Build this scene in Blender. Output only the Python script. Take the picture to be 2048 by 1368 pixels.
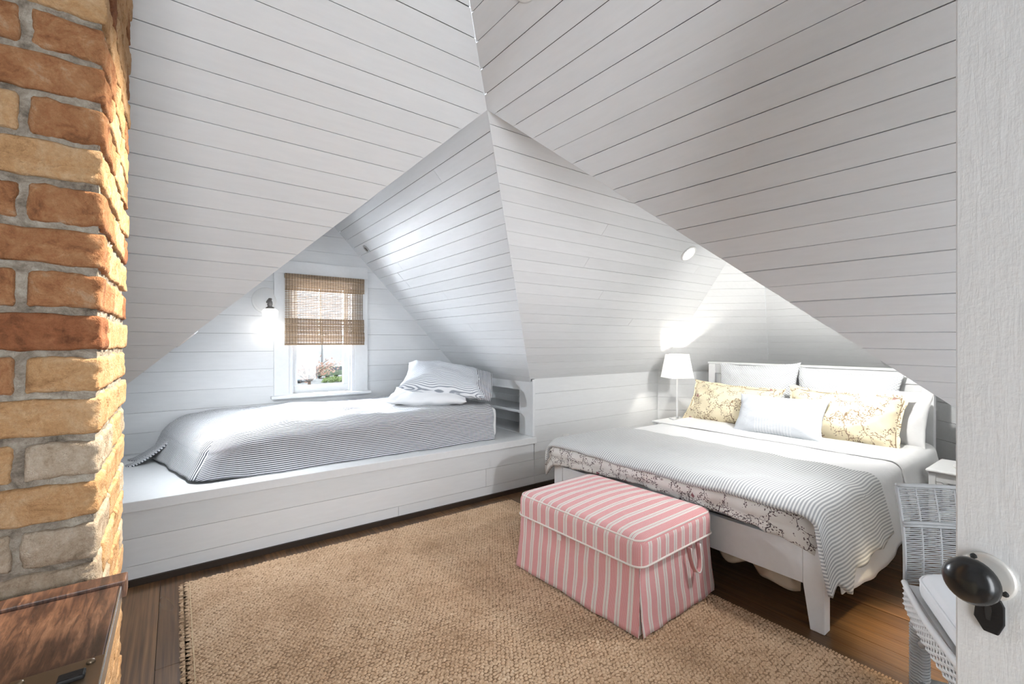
import bpy, bmesh, math, random
import numpy as np
from mathutils import Vector, Matrix, noise as mnoise

random.seed(7)
for o in list(bpy.data.objects):
    bpy.data.objects.remove(o, do_unlink=True)
S = bpy.context.scene
COL = S.collection

# ------------------------------------------------------------------ camera
YAW = math.radians(36.45)
cd = bpy.data.cameras.new('camera')
cd.sensor_width = 36.0
cd.lens = 36.0 * 910.0 / 2048.0
cd.clip_start = 0.02
cd.clip_end = 500
cam = bpy.data.objects.new('camera', cd)
cam.location = (0, 0, 1.30)
cam.rotation_euler = (math.pi / 2, 0, -YAW)
COL.objects.link(cam)
S.camera = cam

# ------------------------------------------------------------------ world, exposure
W = bpy.data.worlds.new('world')
S.world = W
W.use_nodes = True
wn = W.node_tree.nodes
wn['Background'].inputs[0].default_value = (0.80, 0.90, 1.0, 1)
wn['Background'].inputs[1].default_value = 2.4
S.view_settings.view_transform = 'Standard'
S.view_settings.look = 'None'
S.view_settings.exposure = 0.12
S.view_settings.gamma = 1.0
S.view_settings.use_curve_mapping = False
try:
    S.cycles.max_bounces = 4
    S.cycles.diffuse_bounces = 3
    S.cycles.use_light_tree = False
    S.cycles.glossy_bounces = 2
    S.cycles.adaptive_threshold = 0.15
    S.cycles.transparent_max_bounces = 12
    S.cycles.sample_clamp_indirect = 6.0
    S.cycles.use_denoising = True
except Exception:
    pass

# daylight: sun for the street outside, gable window daylight, fill added behind the camera
def area_light(name, loc, target, size, energy, color, size_y=None, spread=None):
    l = bpy.data.lights.new(name, 'AREA')
    l.energy = energy
    l.color = color
    l.shape = 'RECTANGLE'
    l.size = size
    l.size_y = size_y or size
    if spread:
        l.spread = spread
    o = bpy.data.objects.new(name, l)
    o.location = loc
    d = Vector(target) - Vector(loc)
    o.rotation_euler = d.to_track_quat('-Z', 'Y').to_euler()
    COL.objects.link(o)
    return o

sl = bpy.data.lights.new('sun', 'SUN')
sl.energy = 1.4
sl.angle = 0.01
sl.color = (1.0, 0.95, 0.88)
so = bpy.data.objects.new('sun', sl)
so.rotation_euler = Vector((0.35, 0.75, -0.85)).to_track_quat('-Z', 'Y').to_euler()
COL.objects.link(so)
area_light('gable_daylight', (1.07, 4.62, 1.45), (1.07, 3.0, 1.05), 0.52, 150, (0.84, 0.91, 1.0), 0.95)
area_light('back_fill', (1.95, -1.30, 0.85), (1.3, 1.5, 1.0), 0.85, 10, (0.93, 0.96, 1.0), 0.65)  # added fill, enters at the opening behind the camera
area_light('hall_fill', (-0.12, -1.35, 1.2), (0.4, 1.0, 1.2), 0.8, 38, (0.95, 0.97, 1.0), 1.6)  # added fill from the doorway side, brightens the left slope

# ------------------------------------------------------------------ helpers
class MB:
    def __init__(s):
        s.v = []; s.f = []; s.uv = {}
    def add(s, vs, fs, uvs=None):
        b = len(s.v)
        s.v += [tuple(p) for p in vs]
        for k, f in enumerate(fs):
            if uvs is not None:
                s.uv[len(s.f)] = uvs[k]
            s.f.append(tuple(b + i for i in f))
        return s
    def box(s, a, b, M=None):
        x0, y0, z0 = a; x1, y1, z1 = b
        vs = [(x0,y0,z0),(x1,y0,z0),(x1,y1,z0),(x0,y1,z0),(x0,y0,z1),(x1,y0,z1),(x1,y1,z1),(x0,y1,z1)]
        if M is not None:
            vs = [tuple(M @ Vector(p)) for p in vs]
        return s.add(vs, [(0,3,2,1),(4,5,6,7),(0,1,5,4),(1,2,6,5),(2,3,7,6),(3,0,4,7)])
    def prism(s, poly, vec):
        n = len(poly)
        vec = Vector(vec)
        vs = [tuple(p) for p in poly] + [tuple(Vector(p) + vec) for p in poly]
        fs = [tuple(range(n)), tuple(range(2*n-1, n-1, -1))]
        for i in range(n):
            j = (i+1) % n
            fs.append((j, i, n+i, n+j))
        return s.add(vs, fs)
    def tube(s, pts, r, n=8, cap=True, closed=False):
        pts = [Vector(p) for p in pts]
        m = len(pts)
        rs = r if isinstance(r, (list, tuple)) else [r]*m
        base = len(s.v)
        up = None
        vs = []
        for i, p in enumerate(pts):
            if closed:
                t = pts[(i+1) % m] - pts[i-1]
            else:
                t = pts[min(i+1, m-1)] - pts[max(i-1, 0)]
            t.normalize()
            if up is None:
                up = Vector((0,0,1)) if abs(t.z) < .9 else Vector((1,0,0))
            a = t.cross(up)
            if a.length < 1e-6:
                a = t.orthogonal()
            a.normalize()
            b = a.cross(t).normalized()
            up = b
            for k in range(n):
                an = 2*math.pi*k/n
                vs.append(tuple(p + (a*math.cos(an) + b*math.sin(an))*rs[i]))
        fs = []
        mm = m if closed else m-1
        for i in range(mm):
            j = (i+1) % m
            for k in range(n):
                l = (k+1) % n
                fs.append((i*n+k, i*n+l, j*n+l, j*n+k))
        if cap and not closed:
            fs.append(tuple(range(n-1, -1, -1)))
            fs.append(tuple((m-1)*n + k for k in range(n)))
        return s.add(vs, fs)
    def lathe(s, prof, n=24, M=None):
        vs = []; fs = []
        for r, z in prof:
            for k in range(n):
                a = 2*math.pi*k/n
                p = Vector((r*math.cos(a), r*math.sin(a), z))
                vs.append(tuple(M @ p) if M is not None else tuple(p))
        m = len(prof)
        for i in range(m-1):
            for k in range(n):
                l = (k+1) % n
                fs.append((i*n+k, i*n+l, (i+1)*n+l, (i+1)*n+k))
        fs.append(tuple(range(n-1, -1, -1)))
        fs.append(tuple((m-1)*n + k for k in range(n)))
        return s.add(vs, fs)
    def mesh(s, name):
        me = bpy.data.meshes.new(name)
        me.from_pydata(s.v, [], s.f)
        if s.uv:
            l = me.uv_layers.new(name='UVMap')
            for p in me.polygons:
                if p.index in s.uv:
                    for li, c in zip(p.loop_indices, s.uv[p.index]):
                        l.data[li].uv = c
        me.validate()
        me.update()
        return me
    def build(s, name, mat, parent=None, smooth=False, bevel=0, normals=True):
        me = s.mesh(name)
        if normals:
            bm = bmesh.new(); bm.from_mesh(me)
            bmesh.ops.recalc_face_normals(bm, faces=bm.faces)
            bm.to_mesh(me); bm.free()
        o = bpy.data.objects.new(name, me)
        COL.objects.link(o)
        if mat:
            me.materials.append(mat)
        if parent:
            o.parent = parent
        if smooth:
            me.polygons.foreach_set('use_smooth', [True]*len(me.polygons))
        if bevel:
            b = o.modifiers.new('bevel', 'BEVEL')
            b.width = bevel; b.segments = 2; b.limit_method = 'ANGLE'
            b.angle_limit = math.radians(40)
        return o

def empty(name, loc=(0,0,0), rz=0.0):
    o = bpy.data.objects.new(name, None)
    COL.objects.link(o)
    o.location = loc
    o.rotation_euler = (0, 0, rz)
    o.empty_display_size = .1
    return o
def tag(o, label, cat=None, group=None, kind=None):
    if label: o['label'] = label
    if cat: o['category'] = cat
    if group: o['group'] = group
    if kind: o['kind'] = kind
    return o
def box(name, a, b, mat, parent=None, bevel=0.0, M=None):
    return MB().box(a, b, M).build(name, mat, parent, bevel=bevel)

def grid(fn, nu, nv, uvfn=None):
    """fn(i/nu, j/nv) -> point ; returns MB with uvs"""
    m = MB()
    vs = []; uv = []
    for j in range(nv+1):
        for i in range(nu+1):
            r = fn(i/nu, j/nv)
            vs.append(r[0]); uv.append(r[1])
    fs = []; us = []
    for j in range(nv):
        for i in range(nu):
            q = (j*(nu+1)+i, j*(nu+1)+i+1, (j+1)*(nu+1)+i+1, (j+1)*(nu+1)+i)
            fs.append(q); us.append([uv[k] for k in q])
    m.add(vs, fs, us)
    return m
def nz(x, y, z=0.0):
    return mnoise.noise(Vector((x, y, z)))
def solidify(o, t, offset=-1):
    m = o.modifiers.new('solid', 'SOLIDIFY'); m.thickness = t; m.offset = offset
    return o
def subsurf(o, n=1):
    m = o.modifiers.new('sub', 'SUBSURF'); m.levels = n; m.render_levels = n
    return o

# ------------------------------------------------------------------ materials
class NT:
    def __init__(s, name, rough=.5, spec=.4):
        s.m = bpy.data.materials.new(name); s.m.use_nodes = True
        s.t = s.m.node_tree; s.n = s.t.nodes
        s.b = s.n['Principled BSDF']
        s.b.inputs['Roughness'].default_value = rough
        s.b.inputs['Specular IOR Level'].default_value = spec
    def new(s, t, **kw):
        n = s.n.new(t)
        for k, v in kw.items(): setattr(n, k, v)
        return n
    def link(s, a, b): s.t.links.new(a, b)
    def val(s, x, sock):
        if hasattr(x, 'links') or hasattr(x, 'is_output'):
            s.link(x, sock)
        else:
            sock.default_value = x
    def coord(s, kind='Object', scale=(1,1,1), rot=(0,0,0), loc=(0,0,0)):
        c = s.new('ShaderNodeTexCoord'); mp = s.new('ShaderNodeMapping')
        s.link(c.outputs[kind], mp.inputs[0])
        mp.inputs['Scale'].default_value = scale
        mp.inputs['Rotation'].default_value = rot
        mp.inputs['Location'].default_value = loc
        return mp.outputs[0]
    def noise(s, co, scale, detail=4, rough=.55, dist=0):
        n = s.new('ShaderNodeTexNoise')
        s.link(co, n.inputs['Vector'])
        n.inputs['Scale'].default_value = scale; n.inputs['Detail'].default_value = detail
        n.inputs['Roughness'].default_value = rough; n.inputs['Distortion'].default_value = dist
        return n
    def voro(s, co, scale, feature='F1', rand=1.0):
        n = s.new('ShaderNodeTexVoronoi', feature=feature)
        s.link(co, n.inputs['Vector']); n.inputs['Scale'].default_value = scale
        n.inputs['Randomness'].default_value = rand
        return n
    def math(s, op, a, b=0.0, c=0.0, clamp=False):
        n = s.new('ShaderNodeMath', operation=op, use_clamp=clamp)
        s.val(a, n.inputs[0]); s.val(b, n.inputs[1])
        if len(n.inputs) > 2: s.val(c, n.inputs[2])
        return n.outputs[0]
    def ramp(s, f, stops, interp='LINEAR'):
        n = s.new('ShaderNodeValToRGB'); n.color_ramp.interpolation = interp
        e = n.color_ramp.elements
        while len(e) > 1: e.remove(e[-1])
        e[0].position = stops[0][0]; e[0].color = (*stops[0][1], 1)
        for p, c in stops[1:]:
            x = e.new(p); x.color = (*c, 1)
        s.link(f, n.inputs[0])
        return n.outputs[0]
    def mix(s, f, a, b, blend='MIX'):
        n = s.new('ShaderNodeMix', data_type='RGBA', blend_type=blend)
        s.val(f, n.inputs['Factor'])
        for x, k in ((a, 'A'), (b, 'B')):
            sock = [i for i in n.inputs if i.name == k and i.type == 'RGBA'][0]
            if isinstance(x, (tuple, list)): sock.default_value = (*x[:3], 1)
            else: s.link(x, sock)
        return [o for o in n.outputs if o.type == 'RGBA'][0]
    def color(s, c):
        if isinstance(c, (tuple, list)): s.b.inputs['Base Color'].default_value = (*c[:3], 1)
        else: s.link(c, s.b.inputs['Base Color'])
    def bump(s, h, strength=.3, dist=.002):
        n = s.new('ShaderNodeBump'); n.inputs['Strength'].default_value = strength
        n.inputs['Distance'].default_value = dist
        s.link(h, n.inputs['Height']); s.link(n.outputs[0], s.b.inputs['Normal'])
    def rnd(s):
        return s.new('ShaderNodeObjectInfo').outputs['Random']
    def sep(s, co):
        n = s.new('ShaderNodeSeparateXYZ'); s.link(co, n.inputs[0]); return n.outputs

def m_plain(name, c, rough=.5, metal=0.0, spec=.4, bump=0, bscale=200):
    t = NT(name, rough, spec); t.color(c); t.b.inputs['Metallic'].default_value = metal
    if bump:
        t.bump(t.noise(t.coord(), bscale, 3).outputs[0], bump, .001)
    return t.m
def m_paint(name, c, rough=.42, grain=(1,1,1), var=.05):
    t = NT(name, rough, .35)
    n = t.noise(t.coord('Object', tuple(g*3 for g in grain)), 11, 2, .6)
    r = t.math('MULTIPLY_ADD', t.rnd(), var, 1 - var/2)
    v = t.math('MULTIPLY', r, t.math('MULTIPLY_ADD', n.outputs[0], .08, .96))
    sc = t.new('ShaderNodeVectorMath', operation='SCALE'); sc.inputs[0].default_value = c
    t.link(v, sc.inputs['Scale'])
    t.color(sc.outputs[0])
    t.bump(n.outputs[0], .18, .003)
    return t.m
M_BX = m_paint('painted_boards_x', (.785,.80,.81), grain=(.25,1.6,1.6))
M_BY = m_paint('painted_boards_y', (.785,.80,.81), grain=(1.6,.25,1.6))
M_TRIM = m_paint('trim_paint', (.82,.835,.845), .32, (1,1,1), 0)
M_GAP = m_plain('board_backing', (.10,.10,.10), .9)
M_FURN = m_paint('white_furniture_paint', (.84,.85,.855), .30, (1,1,1), 0)
def m_door():
    t = NT('old_door_paint', .45, .4)
    t.color((.72,.72,.71))
    n = t.noise(t.coord('Object', (42,42,5)), 3, 5, .65, .4)
    n2 = t.noise(t.coord('Object', (60,60,60)), 1.2, 3, .6)
    t.bump(t.math('ADD', n.outputs[0], n2.outputs[0]), .22, .004)
    return t.m
M_DOOR = m_door()

def m_floor():
    t = NT('stained_floor_planks', .28, .5)
    co = t.coord('Object', (38, .8, 1))
    n = t.noise(co, 2.2, 3, .5, .2)
    n2 = t.noise(t.coord('Object', (60, 2.5, 1)), 3, 3, .6)
    f = t.math('ADD', t.math('MULTIPLY', n.outputs[0], .86), t.math('MULTIPLY', n2.outputs[0], .14))
    c = t.ramp(f, [(.25, (.055,.029,.014)), (.52, (.15,.078,.034)), (.78, (.26,.145,.065))])
    hs = t.new('ShaderNodeHueSaturation'); t.link(c, hs.inputs['Color'])
    t.link(t.math('MULTIPLY_ADD', t.rnd(), .6, .7), hs.inputs['Value'])
    t.color(hs.outputs[0])
    sc = t.noise(t.coord('Object', (2,1,1)), 3, 1, .5)
    t.link(t.math('MULTIPLY_ADD', sc.outputs[0], .20, .22), t.b.inputs['Roughness'])
    t.bump(n.outputs[0], .12, .002)
    return t.m
M_FLOOR = m_floor()
M_DARKTRIM = m_plain('dark_floor_trim', (.035,.022,.014), .5)

def m_brick(name, stops):
    t = NT(name, .92, .15)
    co = t.coord('Object', (1,1,1))
    oi = t.new('ShaderNodeObjectInfo')
    mp = t.new('ShaderNodeVectorMath', operation='ADD')
    t.link(co, mp.inputs[0]); t.link(oi.outputs['Location'], mp.inputs[1])
    sc = t.new('ShaderNodeVectorMath', operation='SCALE'); sc.inputs['Scale'].default_value = 7.3
    cb = t.new('ShaderNodeCombineXYZ'); t.link(oi.outputs['Random'], cb.inputs[0]); t.link(oi.outputs['Random'], cb.inputs[2])
    t.link(cb.outputs[0], sc.inputs[0])
    ad = t.new('ShaderNodeVectorMath', operation='ADD'); t.link(mp.outputs[0], ad.inputs[0]); t.link(sc.outputs[0], ad.inputs[1])
    v = ad.outputs[0]
    n = t.noise(v, 24, 8, .70, .5)
    c = t.ramp(n.outputs[0], stops)
    n2 = t.noise(v, 190, 4, .7)
    c2 = t.mix(t.math('MULTIPLY', n2.outputs[0], .55), c, (.20,.10,.05), 'MULTIPLY')
    t.color(c2)
    pit = t.voro(v, 70)
    h = t.math('ADD', t.math('MULTIPLY', n2.outputs[0], .5), t.math('MULTIPLY', t.noise(v, 55, 5, .7).outputs[0], 1.2))
    pitm = t.math('MULTIPLY', t.math('LESS_THAN', pit.outputs['Distance'], .22), t.math('GREATER_THAN', n.outputs[0], .56))
    t.bump(t.math('SUBTRACT', h, t.math('MULTIPLY', pitm, .5)), 1.0, .006)
    return t.m
M_BRICK = [
    m_brick('brick_orange', [(.28,(.13,.055,.028)), (.44,(.34,.155,.070)), (.58,(.43,.225,.110)), (.74,(.50,.38,.26))]),
    m_brick('brick_red', [(.28,(.11,.045,.024)), (.47,(.29,.115,.052)), (.62,(.36,.165,.080)), (.80,(.44,.33,.23))]),
    m_brick('brick_tan', [(.25,(.28,.15,.07)), (.45,(.52,.31,.15)), (.65,(.60,.42,.25)), (.8,(.50,.45,.38))]),
    m_brick('brick_grey', [(.28,(.20,.15,.10)), (.45,(.42,.34,.25)), (.62,(.55,.47,.37)), (.8,(.46,.44,.42))]),
]
M_MORTAR = m_brick('lime_mortar', [(.30,(.09,.075,.055)), (.46,(.30,.26,.21)), (.60,(.46,.42,.35)), (.75,(.58,.54,.47))])

def m_chest():
    t = NT('worn_chest_wood', .34, .5)
    n = t.noise(t.coord('Object', (60, 7, 10)), 2.0, 6, .7, .5)
    n2 = t.noise(t.coord('Object', (5,5,5)), 1.6, 4, .6)
    f = t.math('ADD', t.math('MULTIPLY', n.outputs[0], .62), t.math('MULTIPLY', n2.outputs[0], .42))
    t.color(t.ramp(f, [(.40,(.030,.016,.011)), (.50,(.080,.038,.024)), (.60,(.19,.095,.055)), (.72,(.34,.20,.125))]))
    t.bump(n.outputs[0], .25, .002)
    return t.m
M_CHEST = m_chest()
M_CREAM = m_paint('cream_paint', (.78,.66,.44), .5, (1,1,1), 0)
M_PLATE = m_plain('aged_metal_plate', (.20,.15,.10), .38, .8, bump=.3, bscale=60)
M_STEEL = m_plain('bright_metal_edge', (.62,.64,.68), .22, 1.0)
M_IRON = m_plain('black_porcelain', (.012,.012,.012), .22, 0, .5)
M_IRONR = m_plain('black_cast_iron', (.015,.014,.014), .6, .3, .4, .8, 120)
M_ENAMEL = m_plain('worn_white_metal', (.62,.60,.56), .35, .3, .5, .4, 60)
M_NICKEL = m_plain('dark_nickel', (.16,.15,.14), .3, .9)
M_PLASTIC = m_plain('white_plastic', (.86,.86,.85), .35)
M_BLACK = m_plain('black_slot', (.02,.02,.02), .6)

def m_emit(name, c, e, base=(.9,.9,.9)):
    t = NT(name, .4); t.color(base)
    t.b.inputs['Emission Color'].default_value = (*c, 1)
    t.b.inputs['Emission Strength'].default_value = e
    return t.m
M_LENS = m_emit('lit_lamp_lens', (1,.96,.88), 6.0)
M_SHADE = m_emit('lit_lamp_shade', (1,.95,.86), .75)
M_MILK = m_emit('lit_milk_glass', (1,.97,.92), 1.1)
def m_glass():
    t = NT('window_glass')
    tr = t.new('ShaderNodeBsdfTransparent'); gl = t.new('ShaderNodeBsdfGlossy')
    gl.inputs['Roughness'].default_value = .02
    mx = t.new('ShaderNodeMixShader'); mx.inputs[0].default_value = .06
    t.link(tr.outputs[0], mx.inputs[1]); t.link(gl.outputs[0], mx.inputs[2])
    t.link(mx.outputs[0], t.n['Material Output'].inputs[0])
    return t.m
M_GLASS = m_glass()
def m_reed():
    t = NT('woven_reed', .7, .2)
    n = t.noise(t.coord('Object', (2,8,90)), 6, 3)
    n2 = t.noise(t.coord('Object', (80,2,30)), 3, 2)
    f = t.math('ADD', t.math('MULTIPLY', n.outputs[0], .6), t.math('MULTIPLY', n2.outputs[0], .4))
    c = t.ramp(f, [(.35,(.24,.17,.11)), (.5,(.47,.36,.26)), (.66,(.68,.56,.42))])
    d = t.new('ShaderNodeBsdfDiffuse'); tl = t.new('ShaderNodeBsdfTranslucent')
    t.link(c, d.inputs[0]); t.link(c, tl.inputs[0])
    mx = t.new('ShaderNodeMixShader'); mx.inputs[0].default_value = .40
    t.link(d.outputs[0], mx.inputs[1]); t.link(tl.outputs[0], mx.inputs[2])
    t.link(mx.outputs[0], t.n['Material Output'].inputs[0])
    return t.m
M_REED = m_reed()
M_CORD = m_plain('dark_blind_cord', (.10,.07,.05), .8)

def cloth(name, c, rough=.85, weave=900, wrinkle=0):
    t = NT(name, rough, .12); t.color(c)
    t.b.inputs['Sheen Weight'].default_value = .15
    n = t.noise(t.coord('UV'), weave, 2)
    if wrinkle:
        w = t.noise(t.coord('UV'), wrinkle, 4, .55, .6)
        t.bump(t.math('ADD', t.math('MULTIPLY', n.outputs[0], .06), w.outputs[0]), .5, .012)
    else:
        t.bump(n.outputs[0], .15, .001)
    return t
M_WHITE = cloth('white_cotton', (.86,.86,.86), wrinkle=7).m
M_WHITE2 = cloth('white_pillowcase', (.86,.87,.89), wrinkle=9).m
M_PALE = cloth('pale_blue_linen', (.70,.73,.76), wrinkle=14).m
M_CREAMC = cloth('cream_cotton', (.62,.52,.40), wrinkle=10).m
def m_stripe(name, period, duty, ca, cb, axis=0, wrinkle=6, soft=.06):
    t = cloth(name, ca, wrinkle=wrinkle)
    co = t.sep(t.coord('UV'))
    fr = t.math('FRACT', t.math('DIVIDE', co[axis], period))
    tri = t.math('ABSOLUTE', t.math('SUBTRACT', fr, .5))
    mk = t.new('ShaderNodeMapRange'); t.link(tri, mk.inputs[0])
    mk.inputs[1].default_value = duty/2 - soft; mk.inputs[2].default_value = duty/2 + soft
    t.color(t.mix(mk.outputs[0], cb, ca))
    return t.m
M_TICK = m_stripe('navy_ticking_stripe', .0138, .46, (.86,.87,.89), (.06,.068,.085))
M_TICKF = m_stripe('faded_ticking_stripe', .0110, .40, (.84,.86,.89), (.30,.33,.38), axis=1)
M_GREY = m_stripe('grey_fine_stripe', .0150, .50, (.78,.78,.76), (.38,.39,.40), axis=1, wrinkle=5, soft=.10)
def m_pleat():
    t = cloth('pintuck_linen', (.72,.74,.77), wrinkle=14)
    co = t.sep(t.coord('UV'))
    fr = t.math('FRACT', t.math('DIVIDE', co[0], .022))
    ln = t.math('GREATER_THAN', fr, .82)
    ctr = t.math('LESS_THAN', t.math('ABSOLUTE', co[0]), .14)
    t.color(t.mix(t.math('MULTIPLY', ln, ctr), (.62,.65,.69), (.80,.82,.85)))
    return t.m
M_PINTUCK = m_pleat()
def m_waffle():
    t = cloth('waffle_weave', (.76,.78,.80))
    co = t.sep(t.coord('UV'))
    a = t.math('SINE', t.math('MULTIPLY', co[0], 2*math.pi/.021))
    b = t.math('SINE', t.math('MULTIPLY', co[1], 2*math.pi/.021))
    h = t.math('MULTIPLY', a, b)
    t.color(t.ramp(t.math('MULTIPLY_ADD', h, .5, .5), [(.25,(.66,.69,.73)), (.6,(.84,.85,.86))]))
    t.bump(h, .8, .004)
    return t.m
M_WAFFLE = m_waffle()
def m_floral(name, ground, stem, leaf, rose, scale=1.0, gate_at=.42):
    t = cloth(name, ground, wrinkle=8)
    co = t.coord('UV', (scale, scale, 1))
    nn = t.noise(co, 11, 2)
    sb = t.new('ShaderNodeVectorMath', operation='SUBTRACT'); t.link(nn.outputs['Color'], sb.inputs[0]); sb.inputs[1].default_value = (.5,.5,.5)
    sc = t.new('ShaderNodeVectorMath', operation='SCALE'); t.link(sb.outputs[0], sc.inputs[0]); sc.inputs['Scale'].default_value = .07
    ad = t.new('ShaderNodeVectorMath', operation='ADD'); t.link(co, ad.inputs[0]); t.link(sc.outputs[0], ad.inputs[1])
    v = ad.outputs[0]
    edge = t.voro(v, 9.0, 'DISTANCE_TO_EDGE').outputs['Distance']
    gate = t.math('GREATER_THAN', t.noise(co, 7.5, 1).outputs[0], gate_at)
    vine = t.math('MULTIPLY', t.math('LESS_THAN', edge, .013), gate)
    near = t.math('MULTIPLY', t.math('LESS_THAN', edge, .15), gate)
    lf = t.math('LESS_THAN', t.voro(co, 78).outputs['Distance'], .36)
    leaves = t.math('MULTIPLY', lf, near)
    rs = t.voro(co, 6.2)
    ros = t.math('LESS_THAN', t.math('ADD', rs.outputs['Distance'], t.math('MULTIPLY', t.noise(co, 70, 2).outputs[0], .12)), .155)
    petal = t.noise(co, 130, 2)
    rc = t.ramp(petal.outputs[0], [(.38, tuple(x*.55 for x in rose)), (.6, rose)])
    c = t.mix(leaves, ground, leaf)
    c = t.mix(vine, c, stem)
    c = t.mix(ros, c, rc)
    t.color(c)
    return t.m
M_FLORY = m_floral('yellow_floral_cotton', (.88,.78,.56), (.28,.19,.12), (.36,.27,.18), (.52,.28,.27), 1.0)
M_FLORW = m_floral('cream_floral_cotton', (.78,.75,.71), (.10,.08,.08), (.16,.12,.12), (.38,.15,.17), 1.35, .36)
def m_pink():
    t = cloth('pink_striped_canvas', (.8,.5,.5), wrinkle=5)
    co = t.sep(t.coord('UV'))
    fr = t.math('FRACT', t.math('DIVIDE', co[0], .066))
    fine = t.math('FRACT', t.math('DIVIDE', co[0], .0034))
    pink = t.mix(t.math('GREATER_THAN', fine, .68), (.66,.27,.27), (.78,.52,.50))
    w = (.80,.76,.70)
    def band(a, b):
        return t.math('MULTIPLY', t.math('GREATER_THAN', fr, a), t.math('LESS_THAN', fr, b))
    c = t.mix(band(.30, .70), pink, w)
    c = t.mix(band(.375, .400), c, (.50,.40,.38))
    c = t.mix(band(.46, .545), c, (.72,.45,.43))
    c = t.mix(band(.495, .512), c, (.30,.30,.31))
    c = t.mix(band(.600, .625), c, (.50,.40,.38))
    t.color(c)
    return t.m
M_PINK = m_pink()
M_PIPE = cloth('pale_piping', (.80,.72,.66)).m
def m_jute():
    t = NT('jute_fibre', .95, .08)
    oi = t.coord('Object')
    n = t.noise(oi, 3.2, 3); n2 = t.noise(oi, 95, 3, .7)
    f = t.math('ADD', t.math('MULTIPLY', n.outputs[0], .35), t.math('MULTIPLY', n2.outputs[0], .65))
    t.color(t.ramp(f, [(.32,(.34,.215,.125)), (.5,(.62,.43,.28)), (.68,(.80,.62,.44))]))
    t.bump(t.noise(oi, 500, 2).outputs[0], .5, .002)
    return t.m
M_JUTE = m_jute()
M_STITCH = m_plain('pale_rug_thread', (.70,.56,.36), .9)
M_JBASE = m_plain('rug_ground', (.30,.19,.11), .95)
M_WICK = m_plain('grey_wicker', (.46,.465,.47), .55, 0, .3, .4, 150)
M_WICKW = m_plain('white_wicker', (.78,.78,.78), .5, 0, .3)

# ------------------------------------------------------------------ room shell of boards
def clip(poly, ax, lo=None, hi=None):
    """clip 2D polygon to lo<=p[ax]<=hi"""
    def half(pl, keep, val):
        out = []
        for i in range(len(pl)):
            a, b = pl[i], pl[(i+1) % len(pl)]
            ia, ib = keep(a[ax]), keep(b[ax])
            if ia: out.append(a)
            if ia != ib:
                t = (val - a[ax]) / (b[ax] - a[ax])
                q = [a[0] + t*(b[0]-a[0]), a[1] + t*(b[1]-a[1])]
                q[ax] = val
                out.append(tuple(q))
        return out
    if lo is not None and poly: poly = half(poly, lambda v: v >= lo, lo)
    if hi is not None and poly: poly = half(poly, lambda v: v <= hi, hi)
    return poly
def area2(p):
    return abs(sum(p[i][0]*p[(i+1) % len(p)][1] - p[(i+1) % len(p)][0]*p[i][1] for i in range(len(p)))) / 2

def boarded(name, label, poly, O, e1, e2, inward, sp, off, mat, gap=(.0015,.004), t=.014, back=.05, holes=(), joints=(), maxjoint=0, parent_kind='structure', backing=True, piece='board'):
    """flat surface of separate boards. poly: 3D points; e1 along the boards; e2 across; inward: into the room"""
    O = Vector(O); e1 = Vector(e1).normalized(); e2 = Vector(e2).normalized(); nrm = Vector(inward).normalized()
    P2 = [((Vector(p)-O).dot(e1), (Vector(p)-O).dot(e2)) for p in poly]
    to3 = lambda q, d: O + e1*q[0] + e2*q[1] + nrm*d
    holes2 = [h for h in holes]
    def split(pl):
        parts = [pl]
        for (a0, a1, b0, b1) in holes2:
            nx = []
            for q in parts:
                for r in (clip(q, 0, None, a0), clip(q, 0, a1, None),
                          clip(clip(q, 0, a0, a1), 1, None, b0), clip(clip(q, 0, a0, a1), 1, b1, None)):
                    if len(r) >= 3 and area2(r) > 1e-5: nx.append(r)
            parts = nx
        return parts
    mb = MB()
    if backing:
        for q in split(P2):
            mb.prism([to3(c, -t) for c in q], -nrm*back)
    root = mb.build(name, M_GAP) if backing else empty(name)
    tag(root, label, kind=parent_kind)
    s0 = min(p[1] for p in P2); s1 = max(p[1] for p in P2)
    k = math.floor((s0 - off) / sp)
    while off + k*sp < s1:
        g = random.uniform(*gap)
        a, b = off + k*sp + g/2, off + (k+1)*sp - g/2
        st = clip(P2, 1, a, b)
        if len(st) >= 3 and area2(st) > 2e-4:
            pieces = [st]
            if maxjoint and random.random() < .6:
                u0 = min(p[0] for p in st); u1 = max(p[0] for p in st)
                c = random.uniform(u0, u1)
                if c - u0 > .25 and u1 - c > .25:
                    pieces = [clip(st, 0, None, c - .0008), clip(st, 0, c + .0008, None)]
            for pc in pieces:
                for q in split(pc):
                    d = random.uniform(-.0008, .0008)
                    MB().prism([to3(c, d) for c in q], -nrm*t).build(piece, mat, root)
        k += 1
    return root

Pk = Vector((1.174, 1.785, 2.389))
YG = 4.40; YB = 3.15; ZK = .97
A_ = Vector((3.846, 1.785, 2.389))
HIP = Vector((.289, .90, 3.30))
K_ = (4.374, YB, ZK); KE = (5.2, 2.324, ZK); KF = (5.2, 1.246, ZK); KG = (4.291, .337, ZK)
CN = (2.554, 3.179, .94)
boarded('ceiling_left', 'light grey painted plank slope rising beside the brick chimney',
        [Pk, HIP, (-2, .90, 3.3), (-2, 3.163, ZK), (-.32, 3.163, ZK)], Pk, (1,.0098,-.0101), (-.014,.6966,-.7175), (0,-1.03,-1), .0900, .1192, M_BX)
boarded('ceiling_right', 'darker grey painted plank slope above the double bed and door',
        [Pk, (2.552,.337,ZK), (2.552,-1.2,ZK), (HIP.x,-1.2,3.3), HIP], Pk, (-.0105,1,.0108), (.6966,.015,-.7175), (-1.03,0,-1), .0885, .0320, M_BY, maxjoint=1)
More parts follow.
